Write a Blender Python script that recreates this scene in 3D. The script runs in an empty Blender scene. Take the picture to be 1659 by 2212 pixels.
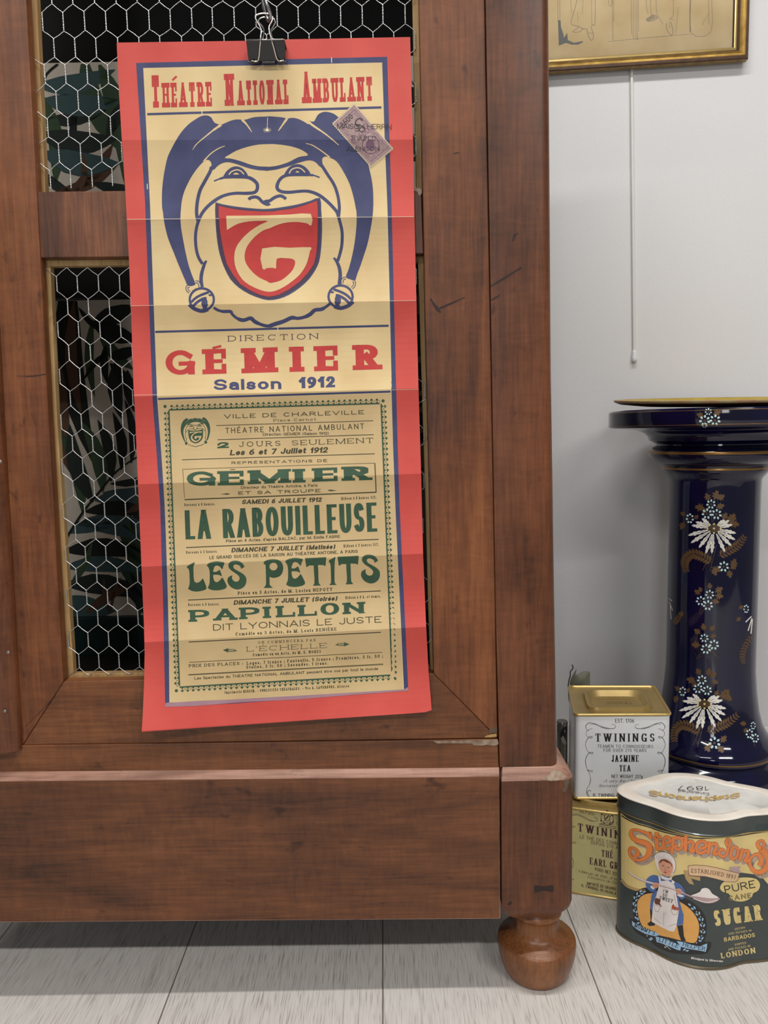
import bpy, bmesh, math, random
from mathutils import Vector
from mathutils.geometry import tessellate_polygon
random.seed(7)
R_ = math.radians
# ------------------------------------------------------------------ camera
FPX = 1661.0; CX = 829.5; CY = 1106.0
PITCH = 0.105; ROLL = -0.02; H = 0.78
C = Vector((0, -1.0, H))
F_ = Vector((0, math.cos(PITCH), -math.sin(PITCH)))
_R0 = Vector((1, 0, 0)); _U0 = Vector((0, math.sin(PITCH), math.cos(PITCH)))
RV = _R0*math.cos(ROLL) + _U0*math.sin(ROLL)
UV = _U0*math.cos(ROLL) - _R0*math.sin(ROLL)
scene = bpy.context.scene
col = scene.collection
cd = bpy.data.cameras.new('camera'); cam = bpy.data.objects.new('camera', cd); col.objects.link(cam)
cd.sensor_fit = 'VERTICAL'; cd.sensor_height = 36.0; cd.lens = 36.0*FPX/2212.0
cd.clip_start = 0.02; cd.clip_end = 60
from mathutils import Matrix
m3 = Matrix((RV, UV, -F_)).transposed()
cam.matrix_world = Matrix.Translation(C) @ m3.to_4x4()
scene.camera = cam
# ------------------------------------------------------------------ world, light, exposure
w = bpy.data.worlds.new('world'); scene.world = w; w.use_nodes = True
bg = w.node_tree.nodes['Background']; bg.inputs[0].default_value = (1.0, 0.985, 0.96, 1); bg.inputs[1].default_value = 0.19
def strip(name, loc, sx, sy, power, target=None, color=(1, .97, .93)):
    ld = bpy.data.lights.new(name, 'AREA'); ld.shape = 'RECTANGLE'; ld.size = sx; ld.size_y = sy
    ld.energy = power; ld.color = color
    o = bpy.data.objects.new(name, ld); col.objects.link(o); o.location = loc
    if target is not None:
        d = Vector(target) - Vector(loc); o.rotation_euler = d.to_track_quat('-Z', 'Y').to_euler()
    return o
strip('ceiling_light', (0.3, -0.36, 2.55), 1.8, .08, 34)
strip('ceiling_light', (1.25, -2.35, 2.55), 1.3, .08, 46)
strip('ceiling_light', (-0.9, -2.35, 2.55), 1.3, .08, 42)
strip('shop_window_light', (-0.7, -4.6, 1.3), .6, 1.9, 30, (0.4, 0, .9), (.93, .96, 1))
vs = scene.view_settings
vs.view_transform = 'Standard'; vs.look = 'None'; vs.gamma = 1; vs.use_curve_mapping = False
vs.exposure = -0.06
# ------------------------------------------------------------------ projection helpers
def ray(px, py):
    return F_ + RV*((px-CX)/FPX) - UV*((py-CY)/FPX)
def on_y(px, py, Y):
    d = ray(px, py); return C + d*((Y-C.y)/d.y)
def on_z(px, py, Z):
    d = ray(px, py); return C + d*((Z-C.z)/d.z)
def on_pl(px, py, P, N):
    d = ray(px, py); return C + d*((P-C).dot(N)/d.dot(N))
def toward(p, off):
    return p + (C-p).normalized()*off
# ------------------------------------------------------------------ materials
def lin(c):
    return tuple(((v/255)/12.92 if v/255 <= .04045 else ((v/255+.055)/1.055)**2.4) for v in c) + (1,)
MATS = {}
def mat(name, rgb, rough=.5, metal=0, var=.06, scale=60, spec=.5, coat=0, bump=0, rgb2=None, stretch=(1, 1, 1)):
    if name in MATS: return MATS[name]
    m = bpy.data.materials.new(name); m.use_nodes = True; n = m.node_tree.nodes; l = m.node_tree.links
    b = n['Principled BSDF']
    b.inputs['Roughness'].default_value = rough; b.inputs['Metallic'].default_value = metal
    b.inputs['Specular IOR Level'].default_value = spec; b.inputs['Coat Weight'].default_value = coat
    b.inputs['Coat Roughness'].default_value = .05
    tc = n.new('ShaderNodeTexCoord'); mp = n.new('ShaderNodeMapping'); mp.inputs['Scale'].default_value = stretch
    l.new(tc.outputs['Object'], mp.inputs[0])
    nz = n.new('ShaderNodeTexNoise'); nz.inputs['Scale'].default_value = scale; nz.inputs['Detail'].default_value = 5
    l.new(mp.outputs[0], nz.inputs['Vector'])
    cr = n.new('ShaderNodeValToRGB')
    c = lin(rgb); c2 = lin(rgb2) if rgb2 else None
    cr.color_ramp.elements[0].position = .3; cr.color_ramp.elements[1].position = .7
    cr.color_ramp.elements[0].color = c2 if c2 else tuple(v*(1-var) for v in c[:3])+(1,)
    cr.color_ramp.elements[1].color = c if c2 else tuple(min(1, v*(1+var)) for v in c[:3])+(1,)
    l.new(nz.outputs['Fac'], cr.inputs[0]); l.new(cr.outputs[0], b.inputs['Base Color'])
    if bump:
        bp = n.new('ShaderNodeBump'); bp.inputs['Strength'].default_value = bump; bp.inputs['Distance'].default_value = .002
        l.new(nz.outputs['Fac'], bp.inputs['Height']); l.new(bp.outputs[0], b.inputs['Normal'])
    MATS[name] = m; return m
def wood(name, axis, dark, mid, light, rough=.38, curl=.5, seed=0.0, fine=1.0):
    """figured polished wood, grain along axis ('x','y','z')"""
    m = bpy.data.materials.new(name); m.use_nodes = True; n = m.node_tree.nodes; l = m.node_tree.links
    b = n['Principled BSDF']
    tc = n.new('ShaderNodeTexCoord')
    def mapping(s):
        mp = n.new('ShaderNodeMapping'); sc = {'x': (s[0], s[1], s[1]), 'y': (s[1], s[0], s[1]), 'z': (s[1], s[1], s[0])}[axis]
        mp.inputs['Scale'].default_value = sc; mp.inputs['Location'].default_value = (seed, seed*1.7, seed*.6)
        l.new(tc.outputs['Object'], mp.inputs[0]); return mp
    def noise(s, scale, detail, dist=0):
        mp = mapping(s); nz = n.new('ShaderNodeTexNoise'); nz.inputs['Scale'].default_value = scale
        nz.inputs['Detail'].default_value = detail; nz.inputs['Distortion'].default_value = dist
        l.new(mp.outputs[0], nz.inputs['Vector']); return nz
    big = noise((.30, 1.7), 7, 5, 1.4)          # broad figure
    fin = noise((.06, 1), 260*fine, 6, .4)      # pores and fine grain
    cur = noise((1, .30), 70, 3, 1.6)            # cross ripple of the veneer
    blot = noise((1, 1), 9, 5, .3)
    def mixv(a, bb, f):
        mx = n.new('ShaderNodeMix'); mx.inputs[0].default_value = f
        l.new(a, mx.inputs[2]); l.new(bb, mx.inputs[3]); return mx.outputs[0]
    v = mixv(big.outputs['Fac'], fin.outputs['Fac'], .36)
    v = mixv(v, cur.outputs['Fac'], .24*curl)
    v = mixv(v, blot.outputs['Fac'], .22)
    cr = n.new('ShaderNodeValToRGB'); e = cr.color_ramp.elements
    e[0].position = .36; e[0].color = lin(dark); e[1].position = .66; e[1].color = lin(light)
    k = e.new(.5); k.color = lin(mid)
    l.new(v, cr.inputs[0])
    # dark specks and scratches
    sp = noise((.5, 1), 55, 3, .2); cs = n.new('ShaderNodeValToRGB')
    cs.color_ramp.elements[0].position = .24; cs.color_ramp.elements[1].position = .34
    cs.color_ramp.elements[0].color = (.35, .3, .3, 1); cs.color_ramp.elements[1].color = (1, 1, 1, 1)
    l.new(sp.outputs['Fac'], cs.inputs[0])
    mu = n.new('ShaderNodeMix'); mu.data_type = 'RGBA'; mu.blend_type = 'MULTIPLY'; mu.inputs[0].default_value = .8
    l.new(cr.outputs[0], mu.inputs[6]); l.new(cs.outputs[0], mu.inputs[7])
    l.new(mu.outputs[2], b.inputs['Base Color'])
    mr = n.new('ShaderNodeMapRange'); mr.inputs[3].default_value = rough-.08; mr.inputs[4].default_value = rough+.12
    l.new(blot.outputs['Fac'], mr.inputs[0]); l.new(mr.outputs[0], b.inputs['Roughness'])
    b.inputs['Specular IOR Level'].default_value = .4
    bp = n.new('ShaderNodeBump'); bp.inputs['Strength'].default_value = .10; bp.inputs['Distance'].default_value = .001
    l.new(v, bp.inputs['Height']); l.new(bp.outputs[0], b.inputs['Normal'])
    MATS[name] = m; return m
# ------------------------------------------------------------------ mesh helpers
def prop(o, label=None, cat=None, group=None, kind=None):
    if label: o['label'] = label
    if cat: o['category'] = cat
    if group: o['group'] = group
    if kind: o['kind'] = kind
    return o
def empty(name, loc, label=None, cat=None, group=None, parent=None):
    o = bpy.data.objects.new(name, None); o.empty_display_size = .05; col.objects.link(o)
    if parent is not None:
        o.parent = parent; o.location = Vector(loc) - world_of(parent)
    else: o.location = loc
    return prop(o, label, cat, group)
def world_of(o):
    v = Vector(o.location)
    while o.parent is not None:
        o = o.parent; v = v + Vector(o.location)
    return v
class MB:
    def __init__(s): s.v = []; s.f = []; s.mi = []; s.mats = []
    def mid(s, m):
        if m not in s.mats: s.mats.append(m)
        return s.mats.index(m)
    def face(s, pts, m):
        k = len(s.v); s.v += [Vector(p) for p in pts]; s.f.append(tuple(range(k, k+len(pts)))); s.mi.append(s.mid(m))
    def add(s, vs, fs, m):
        k = len(s.v); s.v += [Vector(p) for p in vs]; i = s.mid(m)
        for f in fs: s.f.append(tuple(k+a for a in f)); s.mi.append(i)
    def loft(s, rings, m, cap0=True, cap1=True, closed=True):
        n = len(rings[0]); vs = [p for r in rings for p in r]; fs = []
        for i in range(len(rings)-1):
            for j in range(n if closed else n-1):
                a = i*n+j; b2 = i*n+(j+1) % n; fs.append((a, b2, b2+n, a+n))
        if cap0: fs.append(tuple(reversed(range(n))))
        if cap1: fs.append(tuple((len(rings)-1)*n+j for j in range(n)))
        s.add(vs, fs, m)
    def lathe(s, prof, m, axis=(0, 0), n=48, cap=True):
        rings = [[(axis[0]+r*math.cos(2*math.pi*j/n), axis[1]+r*math.sin(2*math.pi*j/n), z) for j in range(n)] for r, z in prof]
        s.loft(rings, m, cap, cap)
    def tube(s, path, r, m, n=6, cap=True):
        path = [Vector(p) for p in path]; rings = []
        up = None
        for i, p in enumerate(path):
            a = path[max(i-1, 0)]; b = path[min(i+1, len(path)-1)]; t = (b-a)
            if t.length < 1e-9: t = Vector((0, 0, 1))
            t.normalize()
            if up is None:
                up = t.orthogonal().normalized()
            else:
                up = (up - t*up.dot(t))
                up = up.normalized() if up.length > 1e-6 else t.orthogonal().normalized()
            sd = t.cross(up); rr = r[i] if isinstance(r, (list, tuple)) else r
            rings.append([p + (up*math.cos(2*math.pi*j/n) + sd*math.sin(2*math.pi*j/n))*rr for j in range(n)])
        s.loft(rings, m, cap, cap)
    def build(s, name, parent=None, bevel=0, seg=2, smooth=False, auto=None, weld=True, flipfix=True):
        me = bpy.data.meshes.new(name)
        off = world_of(parent) if parent is not None else Vector((0, 0, 0))
        org = off.copy()
        if parent is None and s.v:   # put the origin at the base of the thing
            xs = [p.x for p in s.v]; ys = [p.y for p in s.v]; zs = [p.z for p in s.v]
            org = Vector(((min(xs)+max(xs))/2, (min(ys)+max(ys))/2, min(zs)))
        me.from_pydata([tuple(p-org) for p in s.v], [], s.f)
        for m in s.mats: me.materials.append(m)
        me.polygons.foreach_set('material_index', s.mi)
        if weld or bevel:
            bm = bmesh.new(); bm.from_mesh(me)
            bmesh.ops.remove_doubles(bm, verts=bm.verts, dist=1e-6)
            if flipfix: bmesh.ops.recalc_face_normals(bm, faces=bm.faces)
            if bevel:
                ed = [e for e in bm.edges if len(e.link_faces) == 2 and e.calc_face_angle(0) > .5]
                bmesh.ops.bevel(bm, geom=ed, offset=bevel, segments=seg, profile=.5, affect='EDGES', clamp_overlap=True)
            bm.to_mesh(me); bm.free()
        if smooth or auto:
            me.polygons.foreach_set('use_smooth', [True]*len(me.polygons))
            if auto: me.set_sharp_from_angle(angle=R_(auto))
        o = bpy.data.objects.new(name, me); col.objects.link(o)
        if parent is not None: o.parent = parent
        else: o.location = org
        return o
def prism_px(mb, pix, Y, depth, m):
    a = [on_y(x, y, Y) for x, y in pix]; b = [p + Vector((0, depth, 0)) for p in a]
    n = len(a)
    mb.add(a+b, [tuple(range(n)), tuple(reversed(range(n, 2*n)))] + [(i, i+n, (i+1) % n+n, (i+1) % n) for i in range(n)], m)
def box(mb, a, b, m):
    x0, y0, z0 = a; x1, y1, z1 = b
    mb.add([(x0, y0, z0), (x1, y0, z0), (x1, y1, z0), (x0, y1, z0), (x0, y0, z1), (x1, y0, z1), (x1, y1, z1), (x0, y1, z1)],
           [(0, 3, 2, 1), (4, 5, 6, 7), (0, 1, 5, 4), (1, 2, 6, 5), (2, 3, 7, 6), (3, 0, 4, 7)], m)
# ------------------------------------------------------------------ 2-D shapes
def arc(cx, cy, rx, ry, a0, a1, n=9):
    return [(cx+rx*math.cos(R_(a0+(a1-a0)*i/n)), cy+ry*math.sin(R_(a0+(a1-a0)*i/n))) for i in range(n+1)]
def cr(p, closed=False, n=5):
    out = []; N = len(p)
    for i in range(N if closed else N-1):
        g = (lambda k: p[k % N]) if closed else (lambda k: p[min(max(k, 0), N-1)])
        p0, p1, p2, p3 = g(i-1), g(i), g(i+1), g(i+2)
        for k in range(n):
            t = k/n
            out.append(tuple(.5*((2*p1[j]) + (-p0[j]+p2[j])*t + (2*p0[j]-5*p1[j]+4*p2[j]-p3[j])*t*t + (-p0[j]+3*p1[j]-3*p2[j]+p3[j])*t**3) for j in (0, 1)))
    if not closed: out.append(tuple(p[-1]))
    return out
def zc(ox, oy, s, pts): return [(ox+x/s, oy+y/s) for x, y in pts]
def pen(pts, th, closed=False):
    """quads of a stroke; th is a number, a per-point list or a function of the direction"""
    P = [Vector(p) for p in pts]
    Q = [P[0]]
    for p in P[1:]:
        if (p-Q[-1]).length > 1e-7: Q.append(p)
    if closed and len(Q) > 2 and (Q[0]-Q[-1]).length < 1e-7: Q.pop()
    N = len(Q)
    if N < 2: return []
    L = []; Rr = []
    for i in range(N):
        if closed: a, b = Q[i-1], Q[(i+1) % N]
        else: a, b = Q[max(i-1, 0)], Q[min(i+1, N-1)]
        t1 = (Q[i]-a); t2 = (b-Q[i])
        if t1.length < 1e-9: t1 = t2
        if t2.length < 1e-9: t2 = t1
        t = t1.normalized()+t2.normalized()
        if t.length < 1e-4: t = t2.copy()
        t.normalize()
        if callable(th): h = th(t.x, t.y)/2
        elif isinstance(th, (list, tuple)): h = th[min(int(i*len(th)/N), len(th)-1)]/2 if len(th) != N else th[i]/2
        else: h = th/2
        cs = max(.6, t.dot(t2.normalized())); nrm = Vector((-t.y, t.x))*h/cs
        L.append(Q[i]+nrm); Rr.append(Q[i]-nrm)
    out = []
    for i in range(N if closed else N-1):
        j = (i+1) % N
        out.append([tuple(L[i]), tuple(Rr[i]), tuple(Rr[j]), tuple(L[j])])
    return out
def tess(poly):
    idx = tessellate_polygon([[Vector((x, y, 0)) for x, y in poly]])
    return [[poly[i] for i in t] for t in idx]
def clip1(poly, ax, val, keep_less):
    out = []; n = len(poly)
    for i in range(n):
        p, q = poly[i], poly[(i+1) % n]
        a = (p[ax] <= val+1e-9) if keep_less else (p[ax] >= val-1e-9)
        b = (q[ax] <= val+1e-9) if keep_less else (q[ax] >= val-1e-9)
        if a: out.append(p)
        if a != b and abs(q[ax]-p[ax]) > 1e-12:
            t = (val-p[ax])/(q[ax]-p[ax]); out.append(tuple(p[k]+(q[k]-p[k])*t for k in (0, 1)))
    return out
class Print:
    """flat shapes in (a,b) laid on a curved surface fn(a,b); cut along the grid so that they follow it"""
    def __init__(s, fn, ga, gb, pre=None, step=.0001): s.fn = fn; s.ga = ga; s.gb = gb; s.pre = pre; s.it = []; s.step = step
    def quads(s, qs, m, lay=1): s.it += [(q, m, lay) for q in qs]
    def fill(s, poly, m, lay=1): s.quads(tess(poly), m, lay)
    def line(s, pts, wd, m, lay=1, closed=False): s.quads(pen(pts, wd, closed), m, lay)
    def cuts(s, g, lo, hi):
        if isinstance(g, (list, tuple)): return [v for v in g if lo+1e-6 < v < hi-1e-6]
        k = math.floor(lo/g)+1; o = []
        while k*g < hi-1e-6:
            if k*g > lo+1e-6: o.append(k*g)
            k += 1
        return o
    def emit(s, mb):
        for q, m, lay in s.it:
            if s.pre: q = [s.pre(p) for p in q]
            pieces = []
            tris = [q] if len(q) == 3 else [[q[0], q[1], q[2]], [q[0], q[2], q[3]]]
            for t in tris:
                ar = (t[1][0]-t[0][0])*(t[2][1]-t[0][1])-(t[2][0]-t[0][0])*(t[1][1]-t[0][1])
                if abs(ar) < 1e-9: continue
                pieces.append(t)
            for ax, g in ((0, s.ga), (1, s.gb)):
                nxt = []
                for t in pieces:
                    lo = min(p[ax] for p in t); hi = max(p[ax] for p in t); rest = t
                    for v in s.cuts(g, lo, hi):
                        a = clip1(rest, ax, v, True)
                        if len(a) > 2: nxt.append(a)
                        rest = clip1(rest, ax, v, False)
                        if len(rest) < 3: break
                    if len(rest) > 2: nxt.append(rest)
                pieces = nxt
            for t in pieces:
                pts = [toward(s.fn(*p), s.step*lay) for p in t]
                nn = (pts[1]-pts[0]).cross(pts[2]-pts[0])
                if nn.dot(C-pts[0]) < 0: pts.reverse()
                mb.face(pts, m)
        s.it = []
# ------------------------------------------------------------------ lettering: stroke skeletons drawn with a broad pen
V0 = [(0, 0), (0, 1)]
def bowl(x, y0, y1, w=1.0, st=.45):
    c = (y0+y1)/2; r = (y1-y0)/2
    return [(x, y1), (w*st, y1)] + arc(w*st, c, w*(1-st), r, 90, -90) + [(x, y0)]
X = .68
GL = {
 'A': (.92, [[(0, 0), (.5, 1)], [(.5, 1), (1, 0)], [(.22, .3), (.78, .3)]], [(0, 0), (1, 0)], []),
 'B': (.78, [V0, bowl(0, .52, 1, .92), bowl(0, 0, .52, 1)], [(0, 0), (0, 1)], []),
 'C': (.84, [arc(.5, .5, .5, .5, 48, 312, 16)], [], [(.92, .98, -1)]),
 'D': (.84, [V0, bowl(0, 0, 1, 1, .38)], [(0, 0), (0, 1)], []),
 'E': (.72, [V0, [(0, 1), (1, 1)], [(0, .51), (.72, .51)], [(0, 0), (1, 0)]], [(0, 0), (0, 1)], [(1, 1, -1), (1, 0, 1)]),
 'F': (.68, [V0, [(0, 1), (1, 1)], [(0, .5), (.72, .5)]], [(0, 0), (0, 1)], [(1, 1, -1)]),
 'G': (.88, [arc(.5, .5, .5, .5, 48, 345, 18), [(.98, .0), (.98, .44)], [(.58, .44), (1, .44)]], [], [(.92, .98, -1)]),
 'H': (.86, [V0, [(1, 0), (1, 1)], [(0, .52), (1, .52)]], [(0, 0), (0, 1), (1, 0), (1, 1)], []),
 'I': (0, [V0], [(0, 0), (0, 1)], []),
 'J': (.6, [[(1, 1), (1, .3)] + arc(.5, .3, .5, .3, 0, -165)], [(1, 1)], []),
 'K': (.86, [V0, [(0, .36), (.95, 1)], [(.36, .6), (1, 0)]], [(0, 0), (0, 1), (1, 0)], []),
 'L': (.68, [V0, [(0, 0), (1, 0)]], [(0, 0), (0, 1)], [(1, 0, 1)]),
 'M': (1.05, [V0, [(0, 1), (.5, 0)], [(.5, 0), (1, 1)], [(1, 1), (1, 0)]], [(0, 0), (1, 0), (0, 1), (1, 1)], []),
 'N': (.88, [V0, [(0, 1), (1, 0)], [(1, 0), (1, 1)]], [(0, 0), (0, 1), (1, 1)], []),
 'O': (.92, [arc(.5, .5, .5, .5, 0, 360, 22)], [], []),
 'P': (.74, [V0, bowl(0, .44, 1)], [(0, 0), (0, 1)], []),
 'Q': (.92, [arc(.5, .5, .5, .5, 0, 360, 22), [(.6, .25), (1, -.05)]], [], []),
 'R': (.82, [V0, bowl(0, .48, 1, .94), [(.5, .48), (1, 0)]], [(0, 0), (0, 1), (1, 0)], []),
 'S': (.74, [arc(.5, .745, .47, .255, 28, 270, 12) + arc(.5, .255, .5, .235, 90, -152, 12)], [], []),
 'T': (.8, [[(.5, 0), (.5, 1)], [(0, 1), (1, 1)]], [(.5, 0)], [(0, 1, -1), (1, 1, -1)]),
 'U': (.84, [[(0, 1), (0, .36)] + arc(.5, .36, .5, .36, 180, 360) + [(1, 1)]], [(0, 1), (1, 1)], []),
 'V': (.9, [[(0, 1), (.5, 0)], [(.5, 0), (1, 1)]], [(0, 1), (1, 1)], []),
 'W': (1.3, [[(0, 1), (.27, 0)], [(.27, 0), (.5, 1)], [(.5, 1), (.73, 0)], [(.73, 0), (1, 1)]], [(0, 1), (1, 1), (.5, 1)], []),
 'X': (.88, [[(0, 0), (1, 1)], [(0, 1), (1, 0)]], [(0, 0), (1, 0), (0, 1), (1, 1)], []),
 'Y': (.88, [[(0, 1), (.5, .45)], [(1, 1), (.5, .45)], [(.5, .5), (.5, 0)]], [(0, 1), (1, 1), (.5, 0)], []),
 'Z': (.78, [[(0, 1), (1, 1)], [(1, 1), (0, 0)], [(0, 0), (1, 0)]], [], [(0, 1, -1), (1, 0, 1)]),
 '0': (.7, [arc(.5, .5, .5, .5, 0, 360, 20)], [], []),
 '1': (.34, [[(1, 0), (1, 1)], [(1, 1), (0, .76)]], [(1, 0)], []),
 '2': (.66, [arc(.5, .71, .48, .29, 165, -35, 10) + [(0, 0)], [(0, 0), (1, 0)]], [], []),
 '3': (.66, [arc(.46, .755, .44, .245, 150, -90, 10), arc(.46, .26, .54, .26, 90, -150, 10)], [], []),
 '4': (.72, [[(.74, 0), (.74, 1)], [(.74, 1), (0, .28)], [(0, .28), (1, .28)]], [(.74, 0)], []),
 '5': (.66, [[(.92, 1), (.12, 1)], [(.12, 1), (.06, .52)], arc(.46, .31, .54, .31, 135, -150, 12)], [], []),
 '6': (.68, [arc(.5, .3, .5, .3, 0, 360, 16), [(0, .32)] + arc(.85, .32, .85, .68, 165, 95, 8)], [], []),
 '7': (.66, [[(0, 1), (1, 1)], [(1, 1), (.35, 0)]], [], []),
 '8': (.68, [arc(.5, .76, .42, .24, 0, 360, 14), arc(.5, .27, .5, .27, 0, 360, 16)], [], []),
 '9': (.68, [arc(.5, .7, .5, .3, 0, 360, 16), [(1, .68)] + arc(.15, .68, .85, .68, -15, -85, 8)], [], []),
 'a': (.56, [[(1, 0), (1, .45)] + arc(.52, .45, .48, .23, 0, 150, 7), [(1, .4), (.5, .4)] + arc(.5, .2, .5, .2, 90, 270, 8) + [(1, .08)]], [], []),
 'b': (.62, [V0, arc(.5, .34, .5, .34, 0, 360, 14)], [], []),
 'c': (.56, [arc(.5, .34, .5, .34, 42, 318, 12)], [], []),
 'd': (.62, [[(1, 0), (1, 1)], arc(.5, .34, .5, .34, 0, 360, 14)], [], []),
 'e': (.58, [[(0, .35), (1, .35)] + arc(.5, .34, .5, .34, 5, 318, 13)], [], []),
 'f': (.4, [[(.35, 0), (.35, .78)] + arc(.8, .78, .45, .22, 180, 80, 5), [(0, X), (.95, X)]], [(.35, 0)], []),
 'g': (.6, [arc(.5, .34, .5, .34, 0, 360, 14), [(1, X), (1, -.06)] + arc(.5, -.06, .5, .22, 0, -150, 7)], [], []),
 'h': (.6, [V0, arc(.5, .4, .5, .28, 180, 0, 8) + [(1, 0)]], [(0, 0), (1, 0)], []),
 'i': (0, [[(0, 0), (0, X)], [(0, .86), (0, .98)]], [(0, 0)], []),
 'j': (.2, [[(1, X), (1, -.1)] + arc(.0, -.1, 1, .16, 0, -90, 4), [(1, .86), (1, .98)]], [], []),
 'k': (.6, [V0, [(0, .24), (.92, X)], [(.36, .42), (1, 0)]], [(0, 0), (1, 0)], []),
 'l': (0, [V0], [(0, 0)], []),
 'm': (.98, [[(0, 0), (0, X)], arc(.25, .42, .25, .26, 180, 0, 6) + [(.5, 0)], arc(.75, .42, .25, .26, 180, 0, 6) + [(1, 0)]], [(0, 0), (.5, 0), (1, 0)], []),
 'n': (.6, [[(0, 0), (0, X)], arc(.5, .4, .5, .28, 180, 0, 8) + [(1, 0)]], [(0, 0), (1, 0)], []),
 'o': (.62, [arc(.5, .34, .5, .34, 0, 360, 16)], [], []),
 'p': (.62, [[(0, -.28), (0, X)], arc(.5, .34, .5, .34, 0, 360, 14)], [(0, -.28)], []),
 'q': (.62, [[(1, -.28), (1, X)], arc(.5, .34, .5, .34, 0, 360, 14)], [], []),
 'r': (.42, [[(0, 0), (0, X)], arc(.75, .34, .75, .34, 175, 75, 6)], [(0, 0)], []),
 's': (.52, [arc(.5, .51, .46, .17, 25, 270, 9) + arc(.5, .17, .5, .17, 90, -155, 9)], [], []),
 't': (.42, [[(.38, .95), (.38, .2)] + arc(.8, .2, .42, .2, 180, 290, 5), [(0, X), (.95, X)]], [], []),
 'u': (.6, [[(0, X), (0, .28)] + arc(.5, .28, .5, .28, 180, 360, 8), [(1, 0), (1, X)]], [], []),
 'v': (.6, [[(0, X), (.5, 0)], [(.5, 0), (1, X)]], [], []),
 'w': (.9, [[(0, X), (.27, 0)], [(.27, 0), (.5, X)], [(.5, X), (.73, 0)], [(.73, 0), (1, X)]], [], []),
 'x': (.58, [[(0, 0), (1, X)], [(0, X), (1, 0)]], [], []),
 'y': (.6, [[(0, X), (.5, 0)], [(1, X), (.3, -.28)]], [], []),
 'z': (.54, [[(0, X), (1, X)], [(1, X), (0, 0)], [(0, 0), (1, 0)]], [], []),
 '.': (0, [[(0, 0), (0, .08)]], [], []), ',': (0, [[(0, .1), (-.0, -.12)]], [], []),
 ':': (0, [[(0, .05), (0, .15)], [(0, .5), (0, .6)]], [], []), ';': (0, [[(0, .1), (0, -.12)], [(0, .5), (0, .6)]], [], []),
 "'": (0, [[(0, .78), (0, 1)]], [], []), '-': (.36, [[(0, .38), (1, .38)]], [], []), '—': (.8, [[(0, .38), (1, .38)]], [], []),
 '(': (.22, [arc(1, .45, 1, .6, 130, 230, 6)], [], []), ')': (.22, [arc(0, .45, 1, .6, 50, -50, 6)], [], []),
 '/': (.4, [[(0, 0), (1, 1)]], [], []),
 '&': (.8, [[(1, .0), (.25, .72)] + arc(.45, .8, .25, .2, 200, -20, 8) + [(.1, .4)] + arc(.4, .24, .4, .24, 150, 330, 8) + [(.95, .5)]], [], []),
 '©': (.9, [arc(.5, .5, .5, .5, 0, 360, 16), arc(.5, .5, .22, .22, 50, 310, 8)], [], []),
}
ACC = {'é': ('e', 'a', .8), 'è': ('e', 'g', .8), 'ê': ('e', 'c', .8), 'à': ('a', 'g', .8), 'â': ('a', 'c', .8), 'É': ('E', 'a', 1.1),
       'È': ('E', 'g', 1.1), 'ç': ('c', 'z', 0), 'Ê': ('E', 'c', 1.1)}
def style(tv=.14, th=None, ser=0, st=.1, sl=.1, it=0, sp=.16, wx=None, arm=None, mid=None, at=None):
    return dict(mid=mid, at=at, tv=tv, th=th if th else tv*.9, ser=ser, st=st, sl=sl, it=it, sp=sp, wx=wx, arm=arm)
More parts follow.
